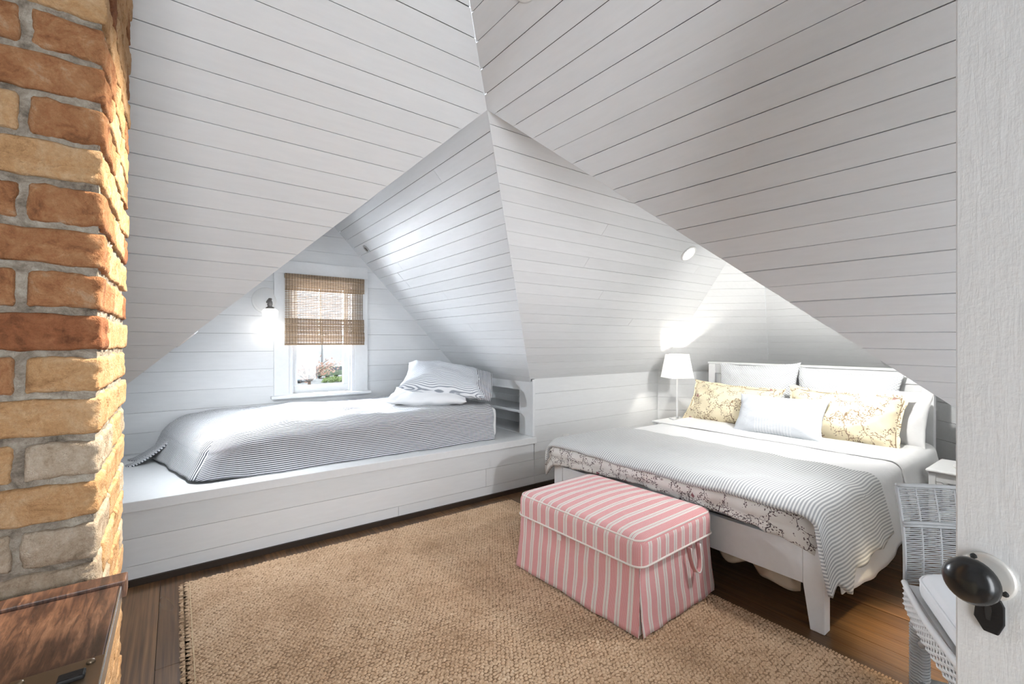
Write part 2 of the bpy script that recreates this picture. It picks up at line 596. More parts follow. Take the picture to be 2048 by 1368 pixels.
boarded('ceiling_alcove', 'bluish white plank slope over the built-in daybed',
        [Pk, (1.174,YG,2.389), (2.574,YG,.919), (2.574,3.199,.919)], Pk, (0,1,0), (1,0,-1.05), (-1.05,0,-1), .0921, .0850, M_BY, maxjoint=1)
boarded('ceiling_alcove_far', 'plank slope of the daybed alcove turned away from view',
        [Pk, (1.174,YG,2.389), (-.32,YG,ZK), (-.32,3.163,ZK)], Pk, (0,1,0), (-1,0,-.95), (.95,0,-1), .0921, .0850, M_BY)
boarded('ceiling_bay', 'warm white plank slope with a recessed light above the low wall',
        [Pk, (2.525,YB,ZK), K_, A_], Pk, (1,0,0), (0,1,-1.0396), (0,-1.0396,-1), .0895, .0556, M_BX, gap=(.001,.003), maxjoint=1)
boarded('ceiling_bay_near', 'plank slope of the bed bay turned away from view',
        [Pk, A_, KG, (2.552,.337,ZK)], Pk, (1,0,0), (0,-1,-.98), (0,.98,-1), .0895, .0556, M_BX)
boarded('ceiling_bay_corner', 'angled white plank slope above the bedside lamp',
        [K_, KE, A_], K_, (1,-1,0), (-.7071,-.7071,1.06), (-.7071*1.06,-.7071*1.06,-1), .0862, .020, M_BX, gap=(.001,.003))
boarded('ceiling_bay_end', 'white plank slope rising behind the headboard',
        [KE, KF, A_], KE, (0,1,0), (-1,0,1.05), (-1.05,0,-1), .0862, .020, M_BY, gap=(.001,.003))
boarded('ceiling_bay_corner_near', 'angled plank slope beyond the far nightstand',
        [KF, KG, A_], KG, (1,1,0), (-.7071,.7071,1.06), (-.7071*1.06,.7071*1.06,-1), .0862, .020, M_BX)
box('ceiling', (-2.05,-1.3,3.3), (.32,.95,3.36), M_TRIM)
bpy.data.objects['ceiling']['kind'] = 'structure'

# walls
gable = boarded('wall_gable', 'white horizontal plank wall around the small window',
        [(-.32,YG,.30), (-.32,YG,.975), (1.174,YG,2.395), (2.60,YG,.91), (2.60,YG,.30)], (0,YG,0), (1,0,0), (0,0,1), (0,-1,0), .1510, .0128, M_BX,
        gap=(.001,.0025), holes=[(.80,1.37,.84,1.90)])
boarded('wall_knee', 'low white plank wall between the daybed and the nightstand',
        [(2.575,YB,0), (4.374,YB,0), (4.374,YB,ZK), (2.575,YB,ZK)], (0,YB,0), (1,0,0), (0,0,1), (0,-1,0), .1465, .1055, M_BX, gap=(.001,.0022))
boarded('wall_bay_corner', 'angled white plank wall behind the bedside lamp',
        [(4.374,YB,0), (5.2,2.324,0), KE, K_], (4.374,YB,0), (1,-1,0), (0,0,1), (-1,-1,0), .1465, .095, M_BX, gap=(.001,.0022))
boarded('wall_bay_end', 'white plank wall hidden behind the headboard',
        [(5.2,2.324,0), (5.2,1.246,0), KF, KE], (5.2,2.324,0), (0,1,0), (0,0,1), (-1,0,0), .1465, .095, M_BY, gap=(.001,.0022))
boarded('wall_bay_corner_near', 'angled white plank wall beside the right nightstand',
        [(5.2,1.246,0), (4.291,.337,0), KG, KF], (4.291,.337,0), (1,1,0), (0,0,1), (-1,1,0), .1465, .095, M_BX, gap=(.0015,.003))
boarded('wall_bay_near', 'low plank wall behind the wicker chair',
        [(2.552,.337,0), (4.291,.337,0), KG, (2.552,.337,ZK)], (2.552,.337,0), (1,0,0), (0,0,1), (0,1,0), .1465, .095, M_BX)
def wallslab(name, a, b, m=M_TRIM):
    o = box(name, a, b, m); o['kind'] = 'structure'; return o
wallslab('wall_right', (2.552,-1.25,0), (2.60,.337,ZK+.02))
wallslab('wall_alcove_side', (-.37,3.163,0), (-.32,YG,1.0))
wallslab('wall_front', (-2.05,3.163,0), (-.32,3.21,1.0))
wallslab('wall_left', (-2.05,-1.2,0), (-2.0,3.21,3.36))
# wall behind the camera with an open doorway and an opening added for the fill
YW = -1.10
for i, (x0, x1, z0, z1) in enumerate([(-2,-.58,0,3.3), (-.58,.34,2.10,3.3), (.34,1.50,0,3.3), (1.50,2.40,0,.50), (1.50,2.40,1.20,3.3), (2.40,2.6,0,1.8)]):
    o = wallslab('wall_back' if i == 0 else 'wall_back_panel', (x0,YW-.08,z0), (x1,YW,z1))

# floor planks
fl = MB().box((-2.05,-1.3,-.06), (5.3,4.5,-.018)).build('floor', M_DARKTRIM)
tag(fl, 'dark stained plank floor running towards the daybed', kind='structure')
x = -2.0
while x < 5.2:
    w = random.choice([.165,.172,.18]) if x < .1 else random.choice([.105,.112,.12,.108])
    y = -1.3
    while y < 4.4:
        L = random.uniform(1.6, 3.4) if x > .1 else random.uniform(3.0, 5.0)
        y1 = min(4.45, y + L)
        d = random.uniform(-.0012, .0006)
        box('plank', (x+.0012, y+.0008, -.02), (x+w-.0012, y1-.0008, d), M_FLOOR, fl)
        y = y1
    x += w

# ------------------------------------------------------------------ bench platform of the alcove
bench = empty('built_in_bench', (0,0,0))
tag(bench, 'white built-in bench platform with plank front under the daybed', 'bench')
box('bench_top', (-.33,3.125,.398), (2.585,YG-.001,.455), M_TRIM, bench, .004)
def bench_board(z0, z1, x0, x1):
    box('board', (x0, YB, z0), (x1, YB+.02, z1), M_BX, bench)
bench_board(.2525, .397, -.33, 2.568)
bench_board(.106, .2505, -.33, 2.058); bench_board(.106, .2505, 2.061, 2.573)
bench_board(.035, .104, -.33, 1.30); bench_board(.035, .104, 1.303, 2.573)
box('frame', (-.33,3.175,.0), (2.57,3.20,.40), M_GAP, bench)
o = box('baseboard_bench', (-.33,3.135,0), (2.575,3.165,.034), M_DARKTRIM); o['kind'] = 'structure'
tag(o, 'dark wood strip along the foot of the bench')
o = box('baseboard_knee', (2.577,3.128,0), (4.36,3.149,.036), M_DARKTRIM); o['kind'] = 'structure'
tag(o, 'dark wood strip along the foot of the low wall')

# shelf niche at the end of the alcove
shelf = empty('shelf_niche', (2.56,3.7,.455))
tag(shelf, 'white built-in open shelf unit at the pillow end of the daybed', 'shelf')
shelf.location = (0,0,0)
XS = 2.556
box('stile', (XS,YB+.002,.456), (XS+.02,3.345,.945), M_TRIM, shelf)
box('stile', (XS,4.27,.456), (XS+.02,YG,.945), M_TRIM, shelf)
box('top_rail', (XS,3.345,.86), (XS+.02,4.27,.945), M_TRIM, shelf)
box('shelf_board', (XS+.004,3.345,.645), (2.90,4.27,.668), M_TRIM, shelf)
box('bottom_panel', (XS+.004,3.345,.430), (2.90,4.27,.462), M_TRIM, shelf)
for z in (.462, .600, .735):
    box('back_board', (2.88,3.345,z+.001), (2.90,4.27,z+.134), M_TRIM, shelf)
box('side_panel', (XS+.02,3.325,.43), (2.90,3.345,.90), M_TRIM, shelf)
box('side_panel', (XS+.02,4.27,.43), (2.90,4.29,.90), M_TRIM, shelf)
box('top_panel', (XS+.02,3.325,.872), (2.90,4.29,.892), M_TRIM, shelf)
box('corner_bead', (XS-.002,YB-.006,.456), (XS+.024,YB+.012,.965), M_TRIM, shelf, .004)

# ------------------------------------------------------------------ window 1
win = empty('window_1', (0,0,0))
tag(win, 'small white casement window half covered by a woven shade', kind='structure')
def wb(n, a, b, m=M_TRIM, bev=.003): return box(n, a, b, m, win, bev)
wb('casing', (.680,YG-.022,.833), (.800,YG,1.945))
wb('casing', (1.370,YG-.022,.833), (1.495,YG,1.945))
wb('head_casing', (.680,YG-.024,1.900), (1.495,YG,2.015))
wb('window_sill', (.655,YG-.062,.806), (1.520,YG+.02,.833), bev=.006)
wb('jamb', (.800,YG-.012,.833), (.826,YG+.13,1.90)); wb('jamb', (1.344,YG-.012,.833), (1.370,YG+.13,1.90))
wb('stop', (.826,YG+.02,.833), (.840,YG+.05,1.90)); wb('stop', (1.330,YG+.02,.833), (1.344,YG+.05,1.90))
wb('jamb', (.80,YG,1.87), (1.37,YG+.13,1.90)); wb('jamb', (.80,YG,.80), (1.37,YG+.13,.838))
sash = empty('sash'); sash.parent = win
def sb(n, a, b): return box(n, a, b, M_TRIM, sash, .003)
sb('sash_rail', (.840,YG+.045,.838), (1.330,YG+.085,.905)); sb('sash_rail', (.840,YG+.045,1.80), (1.330,YG+.085,1.87))
sb('sash_stile', (.840,YG+.045,.905), (.880,YG+.085,1.80)); sb('sash_stile', (1.285,YG+.045,.905), (1.330,YG+.085,1.80))
sb('muntin', (1.071,YG+.05,1.36), (1.089,YG+.08,1.80)); sb('muntin', (.88,YG+.05,1.345), (1.285,YG+.08,1.365))
box('pane', (.878,YG+.062,.903), (1.287,YG+.066,1.802), M_GLASS, sash)

# woven shade
sh = empty('woven_shade', (0,0,0))
tag(sh, 'brown woven reed roman shade lowered over the window', 'window shade')
def reeds(name, x0, x1, z0, z1, y, h, gap, bulge=0.0, parent=sh):
    mb = MB(); z = z0
    while z < z1 - 1e-6:
        t = (z - z0) / max(1e-6, z1 - z0)
        yy = y - bulge*math.sin(math.pi*t)
        hh = h * random.uniform(.8, 1.1)
        n = 6
        for i in range(n):
            xa = x0 + (x1-x0)*i/n; xb = x0 + (x1-x0)*(i+1)/n
            d = random.uniform(-.0008, .0008)
            mb.box((xa, yy-.002+d, z), (xb, yy+.001+d, min(z1, z+hh)))
        z += h + gap
    return mb.build(name, M_REED, parent)
def cords(x0, x1, z0, z1, y, step, parent=sh):
    mb = MB(); x = x0 + .01
    while x < x1:
        mb.box((x-.0012,y-.004,z0), (x+.0012,y-.0024,z1)); x += step
    return mb.build('weave_cord', M_CORD, parent)
XB0, XB1 = .762, 1.447
reeds('valance', XB0, XB1+.006, 1.757, 1.900, YG-.052, .0068, .0006)
cords(XB0, XB1+.006, 1.757, 1.900, YG-.052, .023)
reeds('shade_panel', XB0+.002, XB1-.004, 1.395, 1.76, YG-.036, .0080, .0075)
cords(XB0, XB1, 1.395, 1.76, YG-.036, .023)
reeds('upper_fold', XB0-.002, XB1+.002, 1.383, 1.512, YG-.050, .0062, .0006, .012)
cords(XB0, XB1, 1.383, 1.512, YG-.060, .023)
reeds('lower_fold', XB0-.004, XB1+.004, 1.281, 1.388, YG-.056, .0062, .0006, .010)
cords(XB0, XB1, 1.281, 1.388, YG-.066, .023)
box('bottom_rail', (XB0-.004,YG-.062,1.272), (XB1+.004,YG-.048,1.285), M_REED, sh, .003)
box('head_rail', (XB0,YG-.046,1.86), (XB1,YG-.024,1.898), M_REED, sh, .002)

# wall sconce
sc = empty('wall_sconce', (0,0,0))
tag(sc, 'round white wall sconce with milk glass shade left of the window', 'wall lamp')
Ms = Matrix.Translation((.624,YG,1.655)) @ Matrix.Rotation(math.pi/2, 4, 'X')
MB().lathe([(.112,0),(.112,.006),(.104,.012),(.094,.012),(.090,.018),(.078,.019),(.072,.026),(.045,.028),(.02,.034),(.004,.036)], 40, Ms).build('back_plate', M_PLASTIC, sc, True)
MB().tube([(.626,YG-.03,1.64),(.630,YG-.075,1.655),(.634,YG-.105,1.64),(.636,YG-.115,1.60)], .009, 10).build('arm', M_NICKEL, sc, True)
Mg = Matrix.Translation((.637,YG-.118,0))
MB().lathe([(.012,1.668),(.016,1.66),(.012,1.65),(.020,1.635),(.024,1.61),(.018,1.60),(.034,1.588),(.038,1.575)], 20, Mg).build('socket', M_NICKEL, sc, True)
MB().lathe([(.036,1.580),(.050,1.572),(.061,1.560),(.060,1.54),(.054,1.49),(.048,1.452),(.045,1.452),(.05,1.49),(.055,1.54),(.03,1.57)], 28, Mg).build('glass_shade', M_MILK, sc, True)
l = bpy.data.lights.new('sconce_bulb', 'POINT'); l.energy = .7; l.color = (1,.95,.88); l.shadow_soft_size = .05
lo = bpy.data.objects.new('sconce_bulb', l); lo.location = (.637,YG-.118,1.415); COL.objects.link(lo); lo.parent = sc

# recessed lights; those on slopes out of view are added as fill
def downlight(loc, nrm, label, energy, color, spot=2.4, aim=None, lens=M_LENS, r=.058):
    d = empty('recessed_or_fill_light', (0,0,0))
    tag(d, label, 'ceiling light', 'recessed ceiling lights')
    q = Vector(nrm).normalized().to_track_quat('Z', 'Y').to_matrix().to_4x4()
    M = Matrix.Translation(loc) @ q
    MB().lathe([(r+.014,0),(r+.014,.005),(r+.008,.009),(r,.008),(r-.004,.002),(r-.004,0)], 32, M).build('trim_ring', M_PLASTIC, d, True)
    MB().lathe([(r-.005,.001),(r-.008,.0045),(.002,.006)], 32, M).build('lens', lens, d, True)
    l = bpy.data.lights.new('recessed_or_fill_bulb', 'SPOT'); l.energy = energy; l.color = color
    l.spot_size = spot; l.spot_blend = .9; l.shadow_soft_size = .05
    o = bpy.data.objects.new('recessed_or_fill_bulb', l)
    o.location = Vector(loc) + Vector(nrm).normalized()*.03
    o.rotation_euler = (Vector(aim) if aim else Vector(nrm)).to_track_quat('-Z', 'Y').to_euler()
    COL.objects.link(o); o.parent = d
    return d
downlight((3.373,2.136,2.024), (0,-1.04,-1), 'lit recessed light in the warm white slope above the bed', 13, (1,.97,.92), 2.9, (.25,-.6,-1))
downlight((.985,1.27,2.583), (-1.03,0,-1), 'recessed light at the top of the grey plank slope', 640, (1,.92,.78), .72, (-1.12,.17,-1.30))
downlight((2.72,.43,1.061), (0,.98,-1), 'added warm fill light low in the bay slope near the wicker chair', 95, (1,.78,.46), .80, (-.14,.0,-1))  # added lamp, makes the warm pool on the floor
downlight((.05,3.28,1.321), (.95,0,-1), 'added fill light low in the far slope of the daybed alcove', 48, (.90,.95,1), 3.05, (1,.15,-.95))  # added out of view to brighten the alcove
downlight((2.45,.75,1.375), (0,.98,-1), 'added fill light in the near slope of the bed bay over the duvet', 40, (.97,.98,1), 2.9, (-.1,1,-.35))  # added out of view to brighten the bay slope and duvet
downlight((3.30,1.00,1.620), (0,.98,-1), 'added fill light in the near slope of the bed bay over the pillows', 78, (1,.98,.94), 2.9, (.90,.45,-.42))  # added out of view to brighten the bay end and headboard
# vent plate on the alcove slope
Mv = Matrix.Translation((1.401,4.135,2.151)) @ Vector((-1.05,0,-1)).to_track_quat('Z','Y').to_matrix().to_4x4()
v = empty('ceiling_vent'); tag(v, 'small round grey plate on the alcove slope', 'vent')
MB().lathe([(.040,0),(.040,.004),(.036,.006),(.002,.006)], 28, Mv).build('plate', m_plain('grey_metal_plate', (.42,.43,.44), .5), v, True)
MB().lathe([(.022,.006),(.022,.0085),(.002,.009)], 20, Mv).build('grille', M_NICKEL, v, True)

# outlet
ot = empty('wall_outlet'); tag(ot, 'white electrical outlet on the low plank wall', 'outlet')
box('cover_plate', (2.915,YB-.006,.318), (2.993,YB,.434), M_PLASTIC, ot, .002)
for z in (.352, .400):
    rc = box('receptacle', (2.938,YB-.008,z-.016), (2.970,YB-.005,z+.016), M_PLASTIC, ot, .003)
    for dx in (-.006, .006):
        box('slot', (2.954+dx-.0012,YB-.0085,z-.005), (2.954+dx+.0012,YB-.0078,z+.006), M_BLACK, rc)

# ------------------------------------------------------------------ brick chimney
ch = empty('brick_chimney', (-.11,1.10,0))
tag(ch, 'rough old brick chimney with grey mortar at the left edge', 'chimney')
ch.rotation_euler = (0, math.radians(.70), 0)
ch.location = (-.125,1.10,0)
box('mortar_core', (-.62,.012,0), (-.012,.495,2.95), M_MORTAR, ch)
def mortar_front(u, v):
    x = -.62 + .614*u; z = 2.95*v
    d = .0070 + .0045*nz(x*38, z*38, 1) + .004*nz(x*110, z*110, 5) + .003*nz(x*9, z*9, 3)
    return (x, d, z), (x, z)
def mortar_side(u, v):
    y = .006 + .49*u; z = 2.95*v
    d = .0070 + .0045*nz(y*38, z*38, 7) + .004*nz(y*110, z*110, 2)
    return (-d, y, z), (y, z)
grid(mortar_front, 90, 430).build('mortar_joint', M_MORTAR, ch, True)
grid(mortar_side, 50, 300).build('mortar_joint', M_MORTAR, ch, True)
def brick_mesh(L, Wd, H, seed):
    bm = bmesh.new()
    bmesh.ops.create_cube(bm, size=1)
    bmesh.ops.scale(bm, vec=(L,Wd,H), verts=bm.verts)
    bmesh.ops.bevel(bm, geom=bm.edges[:], offset=.0035, segments=1, affect='EDGES')
    bmesh.ops.subdivide_edges(bm, edges=[e for e in bm.edges if e.calc_length() > .03], cuts=9, use_grid_fill=True)
    rn = random.Random(seed); ox = rn.uniform(0,50)
    for v in bm.verts:
        p = v.co
        n1 = mnoise.noise_vector(Vector((p.x*22+ox, p.y*22, p.z*22)))
        n2 = mnoise.noise_vector(Vector((p.x*70+ox, p.y*70, p.z*70)))
        n3 = mnoise.noise_vector(Vector((p.x*9+ox, p.y*9, p.z*9)))
        v.co = p + n1*.0038 + n2*.0030 + n3*.0030
    me = bpy.data.meshes.new('brick'); bm.to_mesh(me); bm.free()
    me.polygons.foreach_set('use_smooth', [True]*len(me.polygons))
    return me
HB = .074; BH = .0605
BM_S = [brick_mesh(.200,.095,BH,i) for i in range(5)]       # stretcher along x
BM_H = [brick_mesh(.095,.200,BH,i+20) for i in range(5)]     # header towards viewer
def put_brick(me, c, mi):
    o = bpy.data.objects.new('brick', me.copy() if not me.materials else me)
    if not o.data.materials: o.data.materials.append(M_BRICK[mi])
    if o.data.materials[0] != M_BRICK[mi]:
        o.data = me.copy(); o.data.materials[0] = M_BRICK[mi]
    COL.objects.link(o); o.parent = ch
    o.location = c
    o.rotation_euler = (random.uniform(-.008,.008), random.uniform(-.010,.010), random.uniform(-.012,.012))
zc = 1.279 - 17*HB
k = -17
while zc < 2.9:
    zm = zc + HB/2
    def pick():
        h = zm
        if h > 1.30: return random.choice([0,0,1,1,0,2])
        if h > 1.12: return random.choice([2,2,0])
        return random.choice([3,2,3,3])
    if k % 2 == 0:   # stretcher course on the front
        for i in range(3):
            put_brick(random.choice(BM_S), (-.100-i*.212 + random.uniform(-.002,.002), .0475, zm), pick())
        for j in range(2):
            put_brick(random.choice(BM_H), (-.0475, .107+.100+j*.212, zm), 2)  # side bricks all tan, standing in for bright light on that face
    else:            # header course on the front
        for i in range(6):
            put_brick(random.choice(BM_H), (-.0475-i*.107, .100, zm), pick())
        put_brick(random.choice(BM_H), (-.0475, .312, zm), 2)  # tan again, pale for the brightly lit side
        put_brick(random.choice(BM_S), (-.100, .46, zm), pick())
    zc += HB; k += 1

# ------------------------------------------------------------------ chest in the near left corner
cs = empty('wooden_chest', (0,0,0))
tag(cs, 'worn dark wooden chest with metal corner plate in front of the chimney', 'chest')
ZC = .876
box('body', (-.92,.40,.03), (-.099,1.060,ZC-.03), M_CREAM, cs, .003)
xs_ = [-.94,-.72,-.50,-.285,-.078]
for i in range(4):
    box('top_board', (xs_[i]+.0006,.38,ZC-.028), (xs_[i+1]-.0006,1.045,ZC), M_CHEST, cs, .002)
box('back_cleat', (-.945,1.046,ZC-.024), (-.070,1.084,ZC+.006), M_CHEST, cs, .002)
box('metal_edge', (-.0785,.38,ZC-.026), (-.0755,1.040,ZC+.0008), M_STEEL, cs, .0008)
pl = box('corner_plate', (-.165,.60,ZC), (-.076,.822,ZC+.003), M_PLATE, cs, .001)
box('hasp', (-.118,.775,ZC+.003), (-.092,.792,ZC+.009), M_IRONR, pl, .002)
for x in (-.155,-.09):
    MB().lathe([(.005,ZC+.003),(.004,ZC+.006),(.001,ZC+.007)], 10, Matrix.Translation((x,.81,0))).build('rivet', M_PLATE, pl, True)
for (x, y) in [(-.90,.42),(-.90,1.02),(-.14,.42),(-.14,1.02)]:
    box('foot', (x-.02,y-.02,0), (x+.02,y+.02,.035), M_CHEST, cs)

# ------------------------------------------------------------------ open door with knob
E0 = Vector((.852,.140,0)); DD = Vector((-.276,-.961,0)).normalized(); DN = Vector((-.961,.276,0)).normalized()
dr = empty('door_1', (0,0,0)); dr['kind'] = 'structure'
dr['label'] = 'thickly painted white door standing open at the right edge'
def dpt(a, z, d): return E0 + DD*a + DN*d + Vector((0,0,z))
def dbox(name, a0, a1, z0, z1, d0, d1, m, p=dr, bev=.003):
    vs = [dpt(a,z,d) for a,z,d in [(a0,z0,d0),(a1,z0,d0),(a1,z0,d1),(a0,z0,d1),(a0,z1,d0),(a1,z1,d0),(a1,z1,d1),(a0,z1,d1)]]
    return MB().add(vs, [(0,3,2,1),(4,5,6,7),(0,1,5,4),(1,2,6,5),(2,3,7,6),(3,0,4,7)]).build(name, m, p, bevel=bev)
dbox('stile', 0, .12, .01, 2.02, -.038, 0, M_DOOR)
dbox('stile', .64, .76, .01, 2.02, -.038, 0, M_DOOR)
dbox('rail', .12, .64, 1.89, 2.02, -.038, 0, M_DOOR); dbox('rail', .12, .64, .01, .22, -.038, 0, M_DOOR); dbox('rail', .12, .64, .86, 1.02, -.038, 0, M_DOOR)
dbox('door_panel', .12, .64, .22, .86, -.028, -.012, M_DOOR); dbox('door_panel', .12, .64, 1.02, 1.89, -.028, -.012, M_DOOR)
AK, ZKN = .034, .999
kb = empty('door_knob'); kb.parent = dr
Mk = Matrix.Translation(dpt(AK, ZKN, 0)) @ DN.to_track_quat('Z','Y').to_matrix().to_4x4()
MB().lathe([(.028,0),(.029,.002),(.026,.0045),(.022,.005),(.016,.0065),(.010,.008)], 32, Mk).build('rosette', M_ENAMEL, kb, True)
MB().lathe([(.009,.005),(.008,.010),(.0075,.026),(.010,.030)], 16, Mk).build('shank', M_IRONR, kb, True)
MB().lathe([(.006,.022),(.016,.0235),(.0245,.028),(.0285,.035),(.0280,.042),(.0225,.049),(.013,.053),(.002,.0545)], 32, Mk).build('knob', M_IRON, kb, True)
Mh = Mk
for (a, z) in [(.018,-.014),(-.012,.020)]:
    MB().lathe([(.004,.0035),(.004,.0052),(.001,.0055)], 10, Mh @ Matrix.Translation((a,z,0))).build('screw_hole', M_BLACK, kb, True)
ek = MB()
zz = ZKN - .045
ol = [(-.011,.026),(.008,.026),(.015,.012),(.015,-.010),(.009,-.026),(-.005,-.027),(-.015,-.012),(-.013,.008)]
esc = ek.prism([dpt(AK+.002+a, zz+z, .0002) for a,z in ol], DN*.004).build('keyhole_plate', M_IRONR, dr, bevel=.0015)
MB().prism([dpt(AK+.002+a, zz+z, .0043) for a,z in [(-.003,.008),(.003,.008),(.0035,.002),(.002,-.010),(-.002,-.010),(-.0035,.002)]], DN*.0006).build('keyhole', M_BLACK, esc)

# ------------------------------------------------------------------ jute rug
rug = MB().box((.03,.02,.0012), (2.205,3.005,.008)).build('jute_rug', M_JBASE)
tag(rug, 'large tan woven jute rug on the plank floor', 'rug')
rp, cp = .0152, .0205
rows = np.arange(.05, 3.0, rp)
allv = []; allf = []
oct_v = np.array([(1,0,0),(.5,.8,.15),(-.5,.8,.15),(-1,0,0),(-.5,-.8,.15),(.5,-.8,.15),(.45,0,.9),(-.45,0,.9)])
oct_f = [(0,1,6),(1,2,7,6),(2,3,7),(3,4,7),(4,5,6,7),(5,0,6)]
rng = np.random.default_rng(3)
base = 0
for ri, y in enumerate(rows):
    xsr = np.arange(.045 + (ri % 2)*cp/2, 2.195, cp)
    n = len(xsr)
    L = cp*.60*rng.uniform(.85,1.2,n); Wd = rp*.60*rng.uniform(.85,1.2,n); H = .0085*rng.uniform(.7,1.25,n)
    an = (.42 if ri % 2 else -.42) + rng.normal(0,.22,n)
    ca, sa = np.cos(an), np.sin(an)
    lx = oct_v[None,:,0]*L[:,None]; ly = oct_v[None,:,1]*Wd[:,None]; lz = oct_v[None,:,2]*H[:,None]
    wav = .004*math.sin(y*9)
    px = xsr[:,None] + lx*ca[:,None] - ly*sa[:,None] + rng.normal(0,.0012,n)[:,None]
    py = y + lx*sa[:,None] + ly*ca[:,None] + rng.normal(0,.0012,n)[:,None]
    pz = .0065 + lz + rng.normal(0,.0008,n)[:,None]
    allv.append(np.stack([px,py,pz],-1).reshape(-1,3))
    for i in range(n):
        b = base + i*8
        allf += [tuple(b+q for q in f) for f in oct_f]
    base += n*8
me = bpy.data.meshes.new('rug_weave')
me.from_pydata(np.concatenate(allv).tolist(), [], allf); me.update()
me.polygons.foreach_set('use_smooth', [True]*len(me.polygons))
me.materials.append(M_JUTE)
ro = bpy.data.objects.new('rug_weave', me); COL.objects.link(ro); ro.parent = rug; ro['kind'] = 'stuff'
fr = MB()
for y in np.arange(.5, 3.0, .0075):
    dx = random.uniform(.008,.020); dy = random.uniform(-.006,.006)
    fr.box((.042-.012-dx, y-.0018+dy, .003), (.046, y+.0018, .008))
for x_ in np.arange(.4, 3.0, .011):
    dx = random.uniform(.002,.008)
    fr.box((2.195, x_-.003, .003), (2.205+dx, x_+.003, .010))
fo = fr.build('rug_fringe', M_JUTE, rug); fo['kind'] = 'stuff'
MB().tube([(.058+.004*nz(y*3,1), y, .0155) for y in np.linspace(.4,2.995,60)], .0018, 5).build('edge_stitch', M_STITCH, rug)

# ------------------------------------------------------------------ ottoman
ott = empty('storage_ottoman', (1.915,1.685,.016), math.radians(2.2))
tag(ott, 'pink and white striped fabric ottoman with lift-off lid on the rug', 'ottoman')
def rbox(x, y, z0, z1, r, n=7, crown=0.0, rt=.03, rb=.01):
    """rounded lid: returns MB with stripe uvs (across y for top and long sides, across x for the short sides)"""
    prof = []
    for i in range(n+1):
        a = math.pi/2*i/n
        prof.append((rb*(1-math.sin(a)), z0 + rb*(1-math.cos(a))))
    for i in range(n+1):
        a = math.pi/2*i/n
        prof.append((rt*(1-math.cos(a)), z1 - rt + rt*math.sin(a)))
    def outline(ins):
        pts = []
        hx, hy = x-ins, y-ins; rr = max(.004, r-ins*.5)
        for cx, cy, a0 in ((hx-rr,hy-rr,0),(-hx+rr,hy-rr,90),(-hx+rr,-hy+rr,180),(hx-rr,-hy+rr,270)):
            for k in range(6):
                a = math.radians(a0 + 90*k/5)
                pts.append((cx+rr*math.cos(a), cy+rr*math.sin(a)))
        # densify
        out = []
        for i in range(len(pts)):
            p, q = pts[i], pts[(i+1) % len(pts)]
            d = math.dist(p, q); m = 10 if d > .15 else 1
            for j in range(m): out.append((p[0]+(q[0]-p[0])*j/m, p[1]+(q[1]-p[1])*j/m))
        return out
    m = MB()
    rings = []
    for ins, z in prof: rings.append([(a,b,z) for a,b in outline(ins)])
    top = rings[-1]
    for s in (.85,.65,.4,.15):
        rings.append([(a*s,b*s,z1+crown*(1-s*s)) for a,b,_ in top])
    N = len(rings[0]); vs = [p for rg in rings for p in rg]; fs = []; uvs = []
    nside = 2*n + 1
    for i in range(len(rings)-1):
        for k in range(N):
            l = (k+1) % N
            f = (i*N+k, i*N+l, (i+1)*N+l, (i+1)*N+k)
            fs.append(f)
            c = Vector(vs[f[0]]) + Vector(vs[f[1]])
            short = abs(c.y)/2 > y-.012 and i < n+3
            uvs.append([((vs[q][0] + .009) if short else vs[q][1], vs[q][2] if i < nside else vs[q][0]) for q in f])
    i = len(rings)-1
    f = tuple(i*N+k for k in range(N)); fs.append(f); uvs.append([(vs[q][1], vs[q][0]) for q in f])
    f = tuple(range(N-1,-1,-1)); fs.append(f); uvs.append([(vs[q][1], vs[q][0]) for q in f])
    m.add(vs, fs, uvs)
    return m, rings
lm, rings = rbox(.318, .420, .295, .428, .05, crown=.016, rt=.050)
lid = lm.build('lid_cushion', M_PINK, ott, True)
MB().tube([(a*1.002,b*1.002,_) for a,b,_ in rings[11]], .0042, 6, closed=True).build('piping', M_PIPE, lid, True)
MB().tube([(a*1.006,b*1.005,.300) for a,b,_ in rings[6]], .0046, 6, closed=True).build('piping', M_PIPE, lid, True)
# skirt panels
def skirt(axis, sgn, half, dist):
    def fn(u, w):
        s = (u*2-1)*half*(1 + .035*(1-w)**1.5)
        z = .001 + w*.300
        fl = .030*(1-w)**1.4 + .006*nz(s*5+axis*7, w*3, sgn) + .010*(1-w)*nz(s*9, axis*3+sgn, .3)
        d = dist + fl
        zb = z + (1-w)*(.010*abs(nz(s*6, sgn*2.0+axis)))
        p = (sgn*d, s, zb) if axis == 0 else (s, sgn*d, zb)
        return p, (s + (.009 if axis else 0), z)
    return grid(fn, 36, 16)
for axis, sgn, half, dist in ((0,-1,.404,.298),(0,1,.404,.298),(1,-1,.298,.402),(1,1,.298,.402)):
    solidify(skirt(axis, sgn, half, dist).build('skirt_panel', M_PINK, ott, True), .003)
# inner pleats at the corners
for sx in (-1,1):
    for sy in (-1,1):
        m = MB()
        a = [(sx*.293, sy*.340), (sx*.300, sy*.398), (sx*.240, sy*.398)]
        vs = []; us = []
        for z, e in ((.002,.010),(.15,.002),(.30,-.004)):
            for i, (px_, py_) in enumerate(a): vs.append((px_+sx*e, py_+sy*e, z)); us.append((i*.06+.02, z))
        fs = []
        for r_ in range(2):
            for i in range(2): fs.append((r_*3+i, r_*3+i+1, r_*3+i+4, r_*3+i+3))
        m.add(vs, fs, [[us[q] for q in f] for f in fs])
        m.build('corner_pleat', M_PINK, ott)
